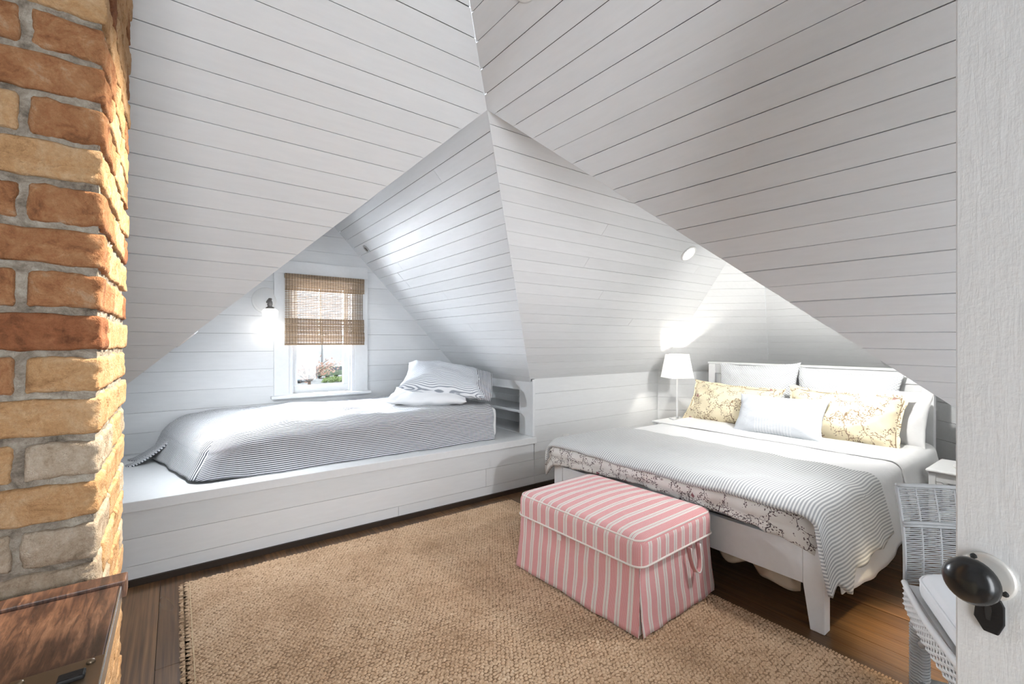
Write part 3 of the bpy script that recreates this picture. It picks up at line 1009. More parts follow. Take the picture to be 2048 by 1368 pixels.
# handle strap on the short side
def strap(u, w):
    a = math.pi*u
    x0 = .115 + .043*math.cos(a)
    z0 = .285 - (.125*math.sin(a)**.8 if 0 < u < 1 else 0)
    yy = -.416 - .006 - .022*math.sin(a)
    return (x0 + (w-.5)*.004, yy - (w-.5)*.024, z0), (w*.024, u*.2)
solidify(grid(strap, 24, 3).build('handle', M_PINK, ott, True), .004)
box('fabric_tab', (-.326,.06,.262), (-.318,.084,.288), M_PIPE, ott, .001)
box('inner_box', (-.280,-.385,.006), (.280,.385,.29), M_BLACK, ott)

# ------------------------------------------------------------------ cloth helpers
def pillow(w, h, t, seed=0, nx=30, ny=22, flange=0.0, wr=.010, pinch=.06, bend=0.0, sag=0.0, power=2.4, e=.55):
    rn = random.Random(seed); ox = rn.uniform(0,40)
    m = MB(); vs = []; idx = {}; us = []
    ax = 1 - flange*2/w; ay = 1 - flange*2/h
    for side in (1,-1):
        for j in range(ny+1):
            for i in range(nx+1):
                u = math.sin((i/nx-.5)*math.pi*.94)/math.sin(.47*math.pi); v = math.sin((j/ny-.5)*math.pi*.94)/math.sin(.47*math.pi)
                bd = i in (0,nx) or j in (0,ny)
                if side == -1 and bd:
                    idx[(side,i,j)] = idx[(1,i,j)]; continue
                uu = min(1, abs(u)/ax); vv = min(1, abs(v)/ay)
                f = max(0, (1-uu**power)*(1-vv**power))**e
                x = u*w/2*(1-pinch*(1-v*v)); y = v*h/2*(1-pinch*1.2*(1-u*u))
                z = side*t/2*f
                env = min(1, f*2.2+.15)
                z += env*wr*(nz(u*3.1+ox, v*2.7, side)+.6*nz(u*7+ox, v*6, side*2)) + .006*nz(u*4+ox, v*4)*(1-f)
                x += wr*.5*nz(u*5, v*5+ox); y += wr*.6*nz(u*5+9, v*5+ox)
                z += bend*(v*v) - sag*(1-v)*(1-u*u)*.0
                idx[(side,i,j)] = len(vs); vs.append((x,y,z)); us.append((x,y))
    fs = []
    for side in (1,-1):
        for j in range(ny):
            for i in range(nx):
                q = [idx[(side,i,j)], idx[(side,i+1,j)], idx[(side,i+1,j+1)], idx[(side,i,j+1)]]
                if side == -1: q.reverse()
                fs.append(tuple(q))
    m.add(vs, fs, [[us[k] for k in f] for f in fs])
    return m
def lean(cx, cy, cz, deg, roll=0.0, yaw=0.0):
    """pillow standing on the bed, facing the foot (-X), leaning back deg from vertical; local y up, x towards -Y"""
    s, c = math.sin(math.radians(deg)), math.cos(math.radians(deg))
    M = Matrix(((0, s, -c, 0), (-1, 0, 0, 0), (0, c, s, 0), (0,0,0,1)))
    return Matrix.Translation((cx,cy,cz)) @ Matrix.Rotation(math.radians(yaw), 4, 'Z') @ M @ Matrix.Rotation(math.radians(roll), 4, 'Z')
def put_pillow(name, label, mb, mat, M, group=None, cat='pillow'):
    o = mb.build(name, mat, None, True)
    o.matrix_world = M
    tag(o, label, cat, group)
    subsurf(o, 1)
    return o

# ------------------------------------------------------------------ daybed: mattress, striped cover, pillows
o = MB().box((.24,3.30,.457), (2.285,4.33,.728)).build('daybed_mattress', M_WHITE, bevel=.05)
tag(o, 'white single mattress on the built-in bench, bare at its shelf end', 'mattress')
o.modifiers['bevel'].segments = 4
for p in o.data.polygons: p.use_smooth = True
def daybed_cover():
    x0, x1, y0, y1, zt, zb = .13, 2.215, 3.268, 4.345, .762, .458
    r = .16
    m = MB(); NA = 190; NS = 14; NT_ = 22
    def outline(ins, fl):
        pts = []
        X0, X1, Y0, Y1 = x0+ins-fl*1.0, x1-ins*.0, y0+ins-fl*.18, y1-ins*.2
        rr = .10
        per = []
        # start at back-right, go along back to left, along left end to the front, then along the front to the right
        segs = []
        for k in range(70):
            segs.append((X1+(X0+rr-X1)*k/70, Y1))
        for k in range(10):
            a = math.pi/2 + (math.pi/2)*k/10
            segs.append((X0+rr+rr*math.cos(a), Y1-rr+rr*math.sin(a)))
        for k in range(35):
            segs.append((X0, Y1-rr+(Y0+rr-(Y1-rr))*k/35))
        for k in range(10):
            a = math.pi + (math.pi/2)*k/10
            segs.append((X0+rr+rr*math.cos(a), Y0+rr+rr*math.sin(a)))
        for k in range(91):
            segs.append((X0+rr+(X1-X0-rr)*k/90, Y0))
        return segs
    def warp(p):
        x, y, z = p
        t = max(0, 1-(x-x0)/.9)
        x -= .24*(y-y0)*min(1.2, t)/(y1-y0)
        return (x, y, z)
    rings = []; info = []
    # hem -> side -> rounded shoulder -> top towards the centre line
    for i in range(NS+1):
        t = i/NS
        z = zb + (zt-.09-zb)*t
        fl = .055*(1-t)**1.6
        rings.append(('s', 0.0, fl, z))
    for i in range(1, 8):
        a = math.pi/2*i/7
        rings.append(('s', .10*(1-math.cos(a)), 0, zt-.09+.09*math.sin(a)))
    for i in range(1, NT_):
        rings.append(('t', .10 + (.44)*i/NT_, 0, zt))
    vs = []; us = []
    N = len(outline(0,0))
    for kind, ins, fl, z in rings:
        for k, (x, y) in enumerate(outline(ins, fl)):
            hang = max(0, (zt-z)/(zt-zb))
            sm = lambda q: max(0, min(1, q))**2*(3-2*max(0, min(1, q)))
            wt = sm((.6-hang)/.5)
            we = sm((x0+.26-x)/.16)
            zz = z
            zz += wt*(.010*nz(x*2.2, y*3.0) + .022*nz(x*4.0+y*5, y*7.0-x*2, 3)*math.exp(-((x-.9)/.8)**2) + .008*nz(x*11+y*6, y*9, 1))
            zz += wt*.020*math.exp(-((x-.45)/.35)**2)*math.exp(-((y-3.95)/.4)**2)
            zz -= wt*.10*max(0, 1-(x-x0+.05)/.45)**2
            dy = (1-we)*(.022*nz(x*3.0+z*4, z*5, 5)*hang + .016*nz(x*7+z*11, z*2, 8)*min(1, hang*3))
            dx = we*.020*nz(y*7, z*5, 2)*hang
            lift = we*(.012 + .02*abs(nz(y*5, 3.3)))*max(0, hang-.6)/.4
            p = warp((x+dx, y+dy, zz+lift))
            vs.append(p)
            us.append((x, y, z, zt-z))
    fs = []; uvs = []
    R = len(rings)
    for i in range(R-1):
        for k in range(N-1):
            f = (i*N+k, i*N+k+1, (i+1)*N+k+1, (i+1)*N+k)
            x_, y_, z_, d_ = us[f[0]]
            front = k >= 125 - 5
            e_ = 75 < k < 120
            fs.append(f)
            def uvof(q):
                x, y, z, d = us[q]
                if e_: return (y, x)
                if front: return (y0 + (y-y0) - d*1.0, x)
                return (y + d, x)
            uvs.append([uvof(q) for q in f])
    # close the middle
    i = R-1
    m.add(vs, fs, uvs)
    c0 = [i*N+k for k in range(N)]
    half = N//2
    # strip between back half and front half of the last ring
    for k in range(69):
        a, b = k, k+1
        # matching front indices by x
        fa = N-1-int(round(k*90/70)); fb = N-1-int(round((k+1)*90/70))
        q = (c0[a], c0[b], c0[fb], c0[fa])
        if len(set(q)) == 4:
            m.uv[len(m.f)] = [(us[j][1], us[j][0]) for j in q]
            m.f.append(q)
    rest = tuple(c0[69:N-1-89+1])
    m.uv[len(m.f)] = [(us[j][1], us[j][0]) for j in rest]
    m.f.append(rest)
    return m
o = daybed_cover().build('striped_bedspread', M_TICK, None, True)
tag(o, 'navy and white ticking-striped bedspread draped over the daybed mattress', 'bedspread')
solidify(o, .006, -1)
# trailing corner of the cover near the wall
def tail(u, w):
    y = 4.00 + .27*w
    x = .02 - (.27 + .03*math.sin(w*9))*u
    z = .462 + .20*(1-u)**1.7 + .010*math.sin(w*8)*(1-u)
    return (x, y, z + .012*math.sin(u*math.pi)), (y - u*.25, u*.3)
tl = grid(tail, 14, 12).build('trailing_corner', M_TICK, o, True); solidify(tl, .012)

p = put_pillow('white_pillow', 'plain white pillow lying under the striped one on the daybed', pillow(.68,.46,.17,3, wr=.016), M_WHITE2,
               Matrix.Translation((1.80,3.66,.838)) @ Matrix.Rotation(math.radians(-34), 4, 'Z') @ Matrix.Rotation(math.radians(10), 4, 'X'), 'daybed pillows')
# striped pillow whose open case hangs past the pillow
sp_ = pillow(.74,.50,.26,11, wr=.022, pinch=.09)
o = put_pillow('striped_pillow', 'striped pillow with open ticking case on top of the white one', sp_, M_TICKF,
               Matrix.Translation((1.93,3.62,.965)) @ Matrix.Rotation(math.radians(-34), 4, 'Z') @ Matrix.Rotation(math.radians(22), 4, 'X') @ Matrix.Rotation(math.radians(8), 4, 'Y'), 'daybed pillows')
def cuff(u, w):
    a = 2*math.pi*u
    xx = .250 + .165*w
    ry = .225*(1 - .05*w); rz = (.088 - .012*w) + .006*math.sin(a*3)
    yy = ry*(abs(math.cos(a))**.8)*(1 if math.cos(a) >= 0 else -1)
    zz = rz*(abs(math.sin(a))**.9)*(1 if math.sin(a) >= 0 else -1) - .02*w + .008*nz(a*2, w*3)
    return (xx, yy, zz), (xx, u*.8)
cf = grid(cuff, 48, 8).build('open_cuff', M_TICK, o, True); solidify(cf, .005, 0)
hem = MB().tube([cuff(i/40, .15)[0] for i in range(40)], .0035, 5, closed=True).build('cuff_seam', m_plain('dark_seam', (.05,.055,.07), .9), o, True)

# ------------------------------------------------------------------ double bed
bed = empty('bed_frame', (0,0,0))
tag(bed, 'white painted wooden double bed frame with plain headboard', 'bed')
BY0, BY1 = .797, 2.585
def leg(y_out, y_in):
    zt = .376
    m = MB()
    f = lambda y, z: (2.308, y, z)
    s = 1 if y_in > y_out else -1
    prof = [f(y_out,0), f(y_out+s*.058,0), f(y_out+s*.088,.20), f(y_out+s*.088,zt), f(y_out,zt)]
    m.prism(prof, (.062,0,0))
    return m.build('leg', M_FURN, bed, bevel=.003)
leg(BY0, BY0+.1); leg(BY1, BY1-.1)
box('foot_rail', (2.312,BY0+.0885,.195), (2.352,BY1-.0885,.374), M_FURN, bed, .003)
box('side_rail', (2.371,BY0+.01,.20), (4.47,BY0+.035,.36), M_FURN, bed, .003)
box('side_rail', (2.371,BY1-.035,.20), (4.47,BY1-.01,.36), M_FURN, bed, .003)
hb = empty('headboard'); hb.parent = bed
box('post', (4.47,.845,0), (4.53,.915,1.075), M_FURN, hb, .004); box('post', (4.47,2.53,0), (4.53,2.60,1.075), M_FURN, hb, .004)
box('panel', (4.49,.915,.34), (4.515,2.53,1.06), M_FURN, hb, .002)
box('cap', (4.462,.840,1.075), (4.538,2.605,1.095), M_FURN, hb, .004)
box('cross_rail', (4.478,.915,.98), (4.522,2.53,1.075), M_FURN, hb, .003)
for i in range(10):
    xx = 2.50 + i*.205
    box('slat', (xx,BY0+.035,.335), (xx+.08,BY1-.035,.352), M_FURN, bed)
o = MB().box((2.372,.850,.353), (4.455,2.530,.535)).build('double_mattress', m_stripe('mattress_ticking', .02, .4, (.80,.80,.79), (.62,.62,.62)), None, True, bevel=.04)
tag(o, 'white mattress of the double bed showing above the foot rail', 'mattress')
o.modifiers['bevel'].segments = 3

def over_bed(xa, xb, zt, hemL, hemR, yl=2.575, yr=.815, r=.07, amp=.006, flare=.06, nx=60, nv=110, seed=0.0, front=0.0, stripe_x=False):
    """sheet laid across the bed: u along x, v from the left hem over the top to the right hem"""
    def fn(u, v):
        x = xa(v) + (xb(v)-xa(v))*u if callable(xa) else xa + (xb-xa)*u
        hl, hr = zt-hemL(x), zt-hemR(x)
        Lc = math.pi/2*r
        Ltop = yl - yr - 2*r
        tot = hl - r + Lc + Ltop + Lc + hr - r
        s = v*tot
        a = hl - r
        fold = lambda d, sg: (.018*nz(x*6+sg, seed, d*2) + .004*math.sin(x*17+seed*5+sg) + .014*nz(x*2.5+sg, seed, 4))*min(1, d*4)
        if s < a:
            d = (a - s); y = yl + flare*(d/.3) * .6 + fold(d, 2); z = zt - r - d
        elif s < a + Lc:
            t = (s-a)/r; y = yl - r + r*math.cos(t); z = zt - r + r*math.sin(t)
        elif s < a + Lc + Ltop:
            y = yl - r - (s-a-Lc); z = zt
        elif s < a + 2*Lc + Ltop:
            t = (s-a-Lc-Ltop)/r; y = yr + r - r*math.sin(t); z = zt - r + r*math.cos(t)
        else:
            d = s-a-2*Lc-Ltop; y = yr - flare*(d/.3) - fold(d, 7); z = zt - r - d
        z += amp*(nz(x*3, y*3, seed) + .7*nz(x*8, y*8, seed+2)) * (1 if z > zt-r*.8 else .2)
        if front:
            fu = max(0, 1-u/.10)
            z -= front*fu*fu
            x -= .010*(1-fu)*0
        return (x, y, z), (x, s)
    return grid(fn, nx, nv)
# white coverlet
hemR = lambda x: .150 + .02*math.sin(x*6) + (.0 if x < 3.4 else (x-3.4)*.55)
cv = over_bed(2.40, 4.40, .560, lambda x: .33, hemR, amp=.004, seed=1.0, flare=.055).build('white_coverlet', M_WHITE, None, True)
tag(cv, 'white cotton coverlet over the double bed hanging down its right side', 'coverlet'); solidify(cv, .006)
fd = over_bed(3.55, 4.36, .571, lambda x: .40, lambda x: .30 + (x-3.55)*.12, amp=.004, seed=4.0, flare=.07, yr=.808, yl=2.580).build('turned_down_sheet', M_WHITE, None, True)
tag(fd, 'white sheet turned down below the bed pillows', 'sheet'); solidify(fd, .008)
# striped blanket folded across the foot, floral side beneath
bl = empty('folded_duvet', (0,0,0))
tag(bl, 'grey striped duvet with floral underside spread across the foot of the bed', 'duvet')
hb_ = lambda x: .275 - .09*max(0, 1-abs(x-2.38)/.10) + .012*math.sin(x*19)
b1 = over_bed(lambda v: 2.236 + .014*nz(v*9, 2), lambda v: 3.06 + .03*nz(v*5, 7) , .585, lambda x: .455, hb_, yl=2.605, yr=.790, r=.075, amp=.012, seed=2.0, flare=.075, nx=64, nv=150, front=.048)
b1 = b1.build('striped_side', M_GREY, bl, True); solidify(b1, .020, -1)
def floral(u, v):
    y = 2.62 - 1.79*u
    hz = .405 + .030*math.sin((1-u)*2.9) - .03*u**6 - .035*(1-u)**3 + .016*nz(y*7, 3) + .008*nz(y*19, 1)
    Lt = .16; hang = .555 - hz; tot = Lt + hang
    s = v*tot
    puff = .022*nz(y*4, s*6, 1) + .016*nz(y*11, s*12, 4)
    puff *= min(1, max(0, (s-Lt)/.09))
    if s < Lt:
        x = 2.462 - s; z = .548 + .008*nz(y*5, s*9)
    else:
        d = s - Lt
        x = 2.302 - .040*math.sin(min(1, d/.10)*math.pi*.75) + puff; z = .555 - d
    if u < .05:
        z -= .06*(1-u/.05)**2
    if u > .90:
        t = (u-.90)/.10; x += .05*t*t; z -= .04*t*t
    return (x, y, z), (y, s)
fo = grid(floral, 120, 26).build('floral_side', M_FLORW, bl, True); solidify(fo, .022, 0)
# left corner hanging flap
def flap(u, v):
    y = 2.615 + .012*math.sin(v*4); x = 2.26 + .10*u
    z = .42 - .13*v*(1-.55*u)
    return (x, y + .02*v, z), (x, v*.2)
fp = grid(flap, 6, 8).build('corner_flap', M_FLORW, bl, True); solidify(fp, .006)
# bunched fabric below the bed
def under(u, v):
    y = 1.44 - .50*u
    dep = .10 + .07*math.sin(u*math.pi*1.1) + .13*max(0,(u-.55))/.45
    x = 2.42 + .03*math.sin(u*14) + .02*math.sin(v*5)
    z = .31 - v*(dep + .012*math.sin(u*22))
    return (x, y, z), (y, v*.3)
ub = grid(under, 40, 14).build('stored_blanket', M_CREAMC, None, True); solidify(ub, .012)
tag(ub, 'cream cotton bedding hanging down beneath the bed frame', 'blanket')
tgm = NT('printed_care_label', .7)
co_ = tgm.sep(tgm.coord('Object', (1,1,1)))
lines = tgm.math('GREATER_THAN', tgm.math('FRACT', tgm.math('MULTIPLY', co_[2], 75)), .62)
nzz = tgm.math('GREATER_THAN', tgm.noise(tgm.coord('Object', (1,260,20)), 1, 1).outputs[0], .46)
tgm.color(tgm.mix(tgm.math('MULTIPLY', lines, nzz), (.80,.78,.74), (.16,.15,.15)))
box('care_label', (2.388,1.025,.115), (2.390,1.075,.195), tgm.m, ub)

# pillows of the double bed
put_pillow('waffle_pillow', 'pale waffle-weave pillow against the headboard beside the lamp', pillow(.74,.56,.20,21, wr=.018, pinch=.09), M_WAFFLE, lean(4.36,2.07,.835,14,2), 'pillows against the headboard')
put_pillow('waffle_pillow', 'pale waffle-weave pillow against the headboard nearer the door', pillow(.74,.54,.20,22, wr=.018, pinch=.09), M_WAFFLE, lean(4.36,1.375,.810,14,-2), 'pillows against the headboard')
put_pillow('white_bed_pillow', 'plain white pillow half hidden behind the right floral pillow', pillow(.62,.42,.17,23), M_WHITE, lean(4.25,1.13,.755,18,-3), 'pillows against the headboard')
def flora_pillow(label, M, w, h, seed):
    o = put_pillow('floral_pillow', label, pillow(w,h,.25,seed, flange=.028, wr=.024, nx=40, ny=28, pinch=.085), M_FLORY, M, 'yellow floral pillows')
    pts = []
    ax, ay = w/2-.035, h/2-.035
    for i in range(60):
        a = 2*math.pi*i/60
        c, s_ = math.cos(a), math.sin(a)
        k = 1/max(abs(c)**1.0, abs(s_))
        u, v = max(-1,min(1,c*k)), max(-1,min(1,s_*k))
        pts.append((u*ax*(1-.06*(1-v*v)), v*ay*(1-.072*(1-u*u)), .006))
    MB().tube(pts, .0022, 5, closed=True).build('flange_seam', m_plain('brown_seam', (.30,.20,.12), .9), o, True)
    return o
flora_pillow('yellow floral pillow beside the lamp', lean(4.09,2.165,.725,30,-2), .86,.44,31)
flora_pillow('yellow floral pillow nearer the door, right of the blue cushion', lean(4.07,1.305,.730,28,-1), .80,.46,32)
lp = put_pillow('lumbar_cushion', 'pale blue linen cushion with pintuck stripes in front of the floral pillows', pillow(.68,.36,.20,41, wr=.012, pinch=.10), M_PINTUCK, lean(3.86,1.655,.705,28,1), None, 'cushion')

# ------------------------------------------------------------------ nightstands
def nightstand(label, x0, x1, y0, y1, zt):
    n = empty('nightstand', (0,0,0)); tag(n, label, 'nightstand', 'white nightstands')
    MB().box((x0,y0,zt-.022), (x1,y1,zt)).build('table_top', M_FURN, n, bevel=.010)
    t = .034; i = .014
    for a in (x0+i, x1-i-t):
        for b in (y0+i, y1-i-t):
            box('leg', (a,b,0), (a+t,b+t,zt-.022), M_FURN, n, .002)
    box('apron', (x0+i+.004,y0+i+t,zt-.075), (x0+i+.020,y1-i-t,zt-.022), M_FURN, n)
    box('apron', (x1-i-.020,y0+i+t,zt-.075), (x1-i-.004,y1-i-t,zt-.022), M_FURN, n)
    box('apron', (x0+i+t,y0+i+.004,zt-.075), (x1-i-t,y0+i+.020,zt-.022), M_FURN, n)
    box('apron', (x0+i+t,y1-i-.020,zt-.075), (x1-i-t,y1-i-.004,zt-.022), M_FURN, n)
    box('lower_shelf', (x0+i,y0+i,.15), (x1-i,y1-i,.168), M_FURN, n, .002)
    for xx in (x0+i+.006, x1-i-.022):
        for s in (0,1):
            a = Vector((xx+.008+s*.0, y0+i+t, .168 if s else zt-.075)); b = Vector((xx+.008, y1-i-t, zt-.075 if s else .168))
            d = (b-a); L = d.length
            M = Matrix.Translation((a+b)/2) @ d.to_track_quat('X','Z').to_matrix().to_4x4()
            MB().box((-L/2,-.006-.001*s,-.012), (L/2,.006+.001*s,.012), M).build('cross_brace', M_FURN, n)
    return n
nightstand('white nightstand with table lamp in the angled corner', 3.905, 4.36, 2.62, 2.89, .50)
nightstand('white nightstand with crossed braces behind the wicker chair', 3.82, 4.23, .365, .765, .50)
# plate on the right nightstand
Mp = Matrix.Translation((4.02,.55,.5))
pd = MB().lathe([(.085,0),(.115,.006),(.118,.010),(.112,.011),(.08,.005),(.002,.004)], 36, Mp).build('round_dish', M_PLASTIC, None, True)
tag(pd, 'shallow round white dish on the right nightstand', 'dish')

# table lamp
tl_ = empty('table_lamp', (4.16,2.765,.5), math.radians(-29))
tag(tl_, 'slim white table lamp with square tapered shade, lit', 'table lamp')
box('base', (-.06,-.06,0), (.06,.06,.014), M_FURN, tl_, .004)
MB().lathe([(.012,.014),(.009,.03),(.008,.20),(.0085,.42),(.014,.43),(.014,.455)], 14).build('stem', M_FURN, tl_, True)
m = MB()
vs = []
for bb, z in ((.120,.432),(.086,.672)):
    vs += [(-bb,-bb,z),(bb,-bb,z),(bb,bb,z),(-bb,bb,z)]
m.add(vs, [(0,1,5,4),(1,2,6,5),(2,3,7,6),(3,0,4,7)])
shd = m.build('shade', M_SHADE, tl_); solidify(shd, .003)
for bb, z in ((.121,.432),(.087,.672)):
    MB().tube([(-bb,-bb,z),(bb,-bb,z),(bb,bb,z),(-bb,bb,z)], .003, 6, closed=True).build('shade_trim', M_FURN, shd)
l = bpy.data.lights.new('lamp_bulb', 'POINT'); l.energy = 30; l.color = (1,.93,.82); l.shadow_soft_size = .03
lo = bpy.data.objects.new('lamp_bulb', l); lo.location = (0,0,.54); COL.objects.link(lo); lo.parent = tl_
MB().lathe([(.010,.455),(.012,.47),(.024,.50),(.028,.525),(.02,.548),(.002,.556)], 16).build('bulb', M_LENS, tl_, True)
bpy.data.objects['bulb'].visible_shadow = True

# ------------------------------------------------------------------ wicker chair
FX = Vector((-.90,-.44,0)).normalized(); WX = Vector((.44,-.90,0)).normalized()
wc = empty('wicker_chair', (0,0,0))
tag(wc, 'grey wicker armless chair with white cushion half hidden by the door', 'chair')
O_ = Vector((2.165,.485,0))
def cp_(f, w, z): return O_ + FX*f + WX*w + Vector((0,0,z))
WID = .52; DEP = .50
# backrest: slightly curved, leaning back
def bk(w, z):   # w 0..1, z 0..1
    cur = .07*math.sin(math.pi*w)
    return cp_(-.02 - .06*z - cur, w*WID*(1+.05*z) - .012*z + .010*math.sin(z*3.1), .40 + .345*z)
mb = MB()
NR = 50
for i in range(NR):
    z = .01 + .97*i/(NR-1)
    pts = []
    for k in range(19):
        w = k/18
        q = bk(w, z)
        s = .0016*(1 if (k+i) % 2 else -1)
        pts.append(q + FX*s + Vector((0,0,random.uniform(-.0006,.0006))))
    mb.tube(pts, .0027, 5, cap=False)
o = mb.build('backrest_weave', M_WICK, wc, True); o['kind'] = 'stuff'
for k in range(10):
    w = k/9
    MB().tube([bk(w, z/8) for z in range(9)], .0062 if k in (0,9) else .0042, 7).build('backrest_stake', M_WICK, wc, True)
MB().tube([bk(k/18, 1.0)+Vector((0,0,.004)) for k in range(19)], .008, 8).build('top_rail', M_WICK, wc, True)
mb = MB()
for zz in (.60, .63):
    mb.tube([bk(k/18, zz)+FX*.006 for k in range(19)], .006, 6)
mb.build('back_band', M_WICK, wc, True)
# seat apron weave on the two visible sides
def side(f, z):   # along the left side from back to front
    return cp_(f*DEP, -.012*math.sin(math.pi*f) - .006, .335 + .075*z)
def frontp(w, z):
    return cp_(DEP + .02*math.sin(math.pi*w), w*WID, .335 + .075*z)
for fn in (side, frontp):
    mb = MB()
    for i in range(9):
        z = i/8
        mb.tube([fn(k/24, z) + WX*(.0035*(1 if (k+i) % 2 else -1) if fn is side else 0) for k in range(25)], .0032, 5, cap=False)
    for k in range(26):
        f = k/25
        mb.tube([fn(f, -.05), fn(f+.012, .35), fn(f+.02, .7), fn(f+.012, 1.05)], .0028, 5)
    o = mb.build('apron_weave', M_WICKW, wc, True); o['kind'] = 'stuff'
MB().tube([side(k/12, 1.05) for k in range(13)] + [frontp(k/12, 1.05) for k in range(13)] + [cp_(DEP*(1-k/6), WID, .41) for k in range(7)], .010, 8).build('seat_rim', M_WICKW, wc, True)
MB().prism([cp_(-.02,.01,.385), cp_(DEP-.01,.01,.385), cp_(DEP-.01,WID-.01,.385), cp_(-.02,WID-.01,.385)], (0,0,.015)).build('seat_base', M_WICKW, wc)
for (f, w) in ((.03,.03),(DEP-.03,.03),(.03,WID-.03),(DEP-.03,WID-.03)):
    lg = MB().tube([cp_(f,w,.37), cp_(f,w,.30), cp_(f,w,.20), cp_(f,w,.10), cp_(f,w,.0)], [.027,.026,.025,.024,.022], 14).build('leg', M_WICK, wc, True)
    mb = MB()
    for i in range(24):
        z = .03 + i*.0105
        mb.tube([cp_(f + .0262*math.cos(a*math.pi/7), w + .0262*math.sin(a*math.pi/7), z+.0006*a) for a in range(14)], .0042, 5, closed=True)
    mb.build('cane_wrap', M_WICK, lg, True)
def brace(a, b):
    pts = []
    for k in range(13):
        t = k/12
        q = a.lerp(b, t); q = q + Vector((0,0,.10*math.sin(math.pi*t)))
        pts.append(q)
    MB().tube(pts, .013, 9).build('arched_brace', M_WICK, wc, True)
brace(cp_(.03,.03,.21), cp_(DEP-.03,.03,.21)); brace(cp_(.03,.03,.21), cp_(.03,WID-.03,.21)); brace(cp_(DEP-.03,.03,.21), cp_(DEP-.03,WID-.03,.21))
for a, b in (((.03,.03),(DEP-.03,.03)), ((.03,.03),(.03,WID-.03)), ((.03,WID-.03),(DEP-.03,WID-.03)), ((DEP-.03,.03),(DEP-.03,WID-.03))):
    MB().tube([cp_(a[0],a[1],.085), cp_(b[0],b[1],.085)], .012, 9).build('stretcher', M_WICK, wc, True)
cm, cr = rbox(DEP/2-.01, WID/2-.01, 0, .085, .09, crown=.018, rt=.04, rb=.03)
cu = cm.build('seat_cushion', M_WHITE2, None, True)
Mc = Matrix(((FX.x, -WX.x, 0, 0), (FX.y, -WX.y, 0, 0), (0,0,1,0), (0,0,0,1)))
cu.matrix_world = Matrix.Translation(cp_(DEP/2+.015, WID/2, .407)) @ Mc
tag(cu, 'white piped seat cushion on the wicker chair', 'cushion')
MB().tube([(a*1.005,b*1.005,z) for a,b,z in cr[10]], .005, 6, closed=True).build('piping', M_WHITE2, cu, True)

# ------------------------------------------------------------------ view outside the window
M_ROAD = m_plain('pale_concrete', (.36,.35,.335), .9)
g_ = MB().box((-120,6,-3.3), (160,320,-3.1)).build('street_ground', M_ROAD)
tag(g_, 'pale sunlit street outside the window', kind='structure')
def at_out(u, d):      # point on the line from the room through the window
    c_, s_ = math.cos(YAW), math.sin(YAW)
    lat = (u-1024)/910*d
    return Vector((s_*d + c_*lat, c_*d - s_*lat, -3.1))
pole = empty('street_pole', at_out(644,60)); tag(pole, 'dark street pole seen through the window', 'pole')
MB().lathe([(.16,0),(.13,.4),(.11,6.0),(.09,6.2)], 10).build('shaft', m_plain('pole_grey', (.22,.22,.22), .6), pole, True)
box('crossarm', (-.8,-.06,5.4), (.8,.06,5.55), m_plain('pole_arm', (.2,.2,.2), .6), pole)
tr = empty('blossom_tree', at_out(618,42)); tr.scale = (1.5,1.5,1.5); tag(tr, 'small tree with reddish leaves seen through the window', 'tree')
mb = MB(); rn = random.Random(5)
lv = MB()
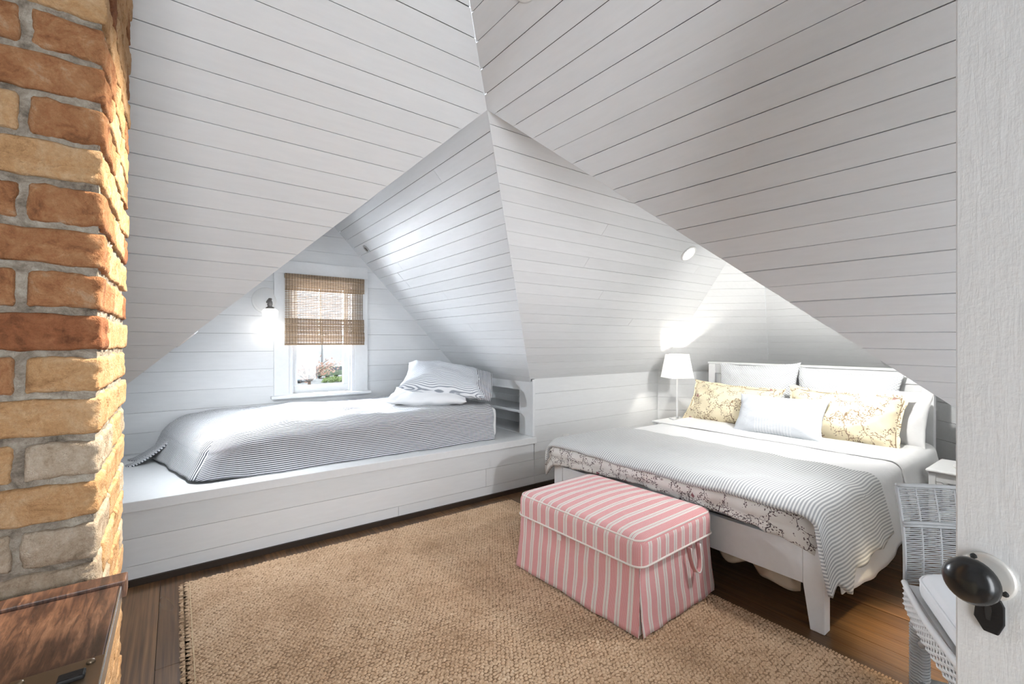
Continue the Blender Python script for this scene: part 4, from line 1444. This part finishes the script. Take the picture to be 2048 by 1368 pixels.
for i in range(16):
    a = rn.uniform(0, 2*math.pi); el = rn.uniform(.5, 1.2); L = rn.uniform(1.0, 2.0)
    p0 = Vector((0,0,.5)); p2 = p0 + Vector((math.cos(a)*math.cos(el)*L*1.2, math.sin(a)*math.cos(el)*L*1.2, math.sin(el)*L))
    mb.tube([p0, p0.lerp(p2,.5)+Vector((0,0,.15)), p2], [.06,.04,.015], 5)
    for j in range(34):
        c = p0.lerp(p2, rn.uniform(.35, 1.05)) + Vector((rn.gauss(0,.22), rn.gauss(0,.22), rn.gauss(0,.2)))
        d1 = Vector((rn.gauss(0,1), rn.gauss(0,1), rn.gauss(0,1))).normalized()*.075; d2 = d1.orthogonal().normalized()*.06
        lv.add([c-d1, c+d2, c+d1, c-d2], [(0,1,2,3)])
mb.tube([(0,0,0),(.02,0,.6)], [.12,.08], 7)
mb.build('branches', m_plain('bark', (.20,.14,.10), .9), tr, True)
o = lv.build('foliage', m_plain('pinkish_leaves', (.50,.30,.22), .8), tr); o['kind'] = 'stuff'
def car(u, d, label, paint, rz):
    c = empty('parked_car', at_out(u, d), rz); tag(c, label, 'car', 'parked cars outside')
    side = [(-2.1,.35),(2.1,.35),(2.15,.75),(1.5,.92),(.75,1.42),(-.85,1.45),(-1.65,.98),(-2.1,.9)]
    MB().prism([(a,-.85,b) for a,b in side], (0,1.7,0)).build('body', paint, c, bevel=.06)
    MB().prism([(a,-.86,b) for a,b in [(1.25,.95),(.68,1.34),(-.75,1.36),(-1.35,1.0)]], (0,1.72,0)).build('side_glass', m_plain('car_glass', (.05,.06,.07), .1), c)
    for x in (-1.3, 1.3):
        for y in (-.80, .62):
            Mw = Matrix.Translation((x,y,.33)) @ Matrix.Rotation(-math.pi/2, 4, 'X')
            MB().lathe([(.33,0),(.33,.18),(.2,.19),(.01,.19)], 18, Mw).build('wheel', M_BLACK, c, True)
    return c
car(664, 56, 'dark green car parked outside under the pole', m_plain('car_green', (.12,.17,.10), .3), .5)
car(598, 50, 'blue car parked beside the small tree outside', m_plain('car_blue', (.20,.34,.42), .3), .9)
hd = empty('street_shrub', at_out(668,50)); tag(hd, 'low green shrub in front of the parked car', 'shrub')
mb = MB(); rn = random.Random(8)
for i in range(420):
    a = rn.uniform(0, 2*math.pi); r = rn.uniform(0,1)**.5
    c = Vector((math.cos(a)*r*1.3, math.sin(a)*r*.7, rn.uniform(0,.9)*(1-r*.6)))
    d1 = Vector((rn.gauss(0,1), rn.gauss(0,1), rn.gauss(0,1))).normalized()*.11; d2 = d1.orthogonal().normalized()*.08
    mb.add([c-d1, c+d2, c+d1, c-d2], [(0,1,2,3)])
o = mb.build('foliage', m_plain('shrub_leaves', (.22,.30,.10), .8), hd); o['kind'] = 'stuff'
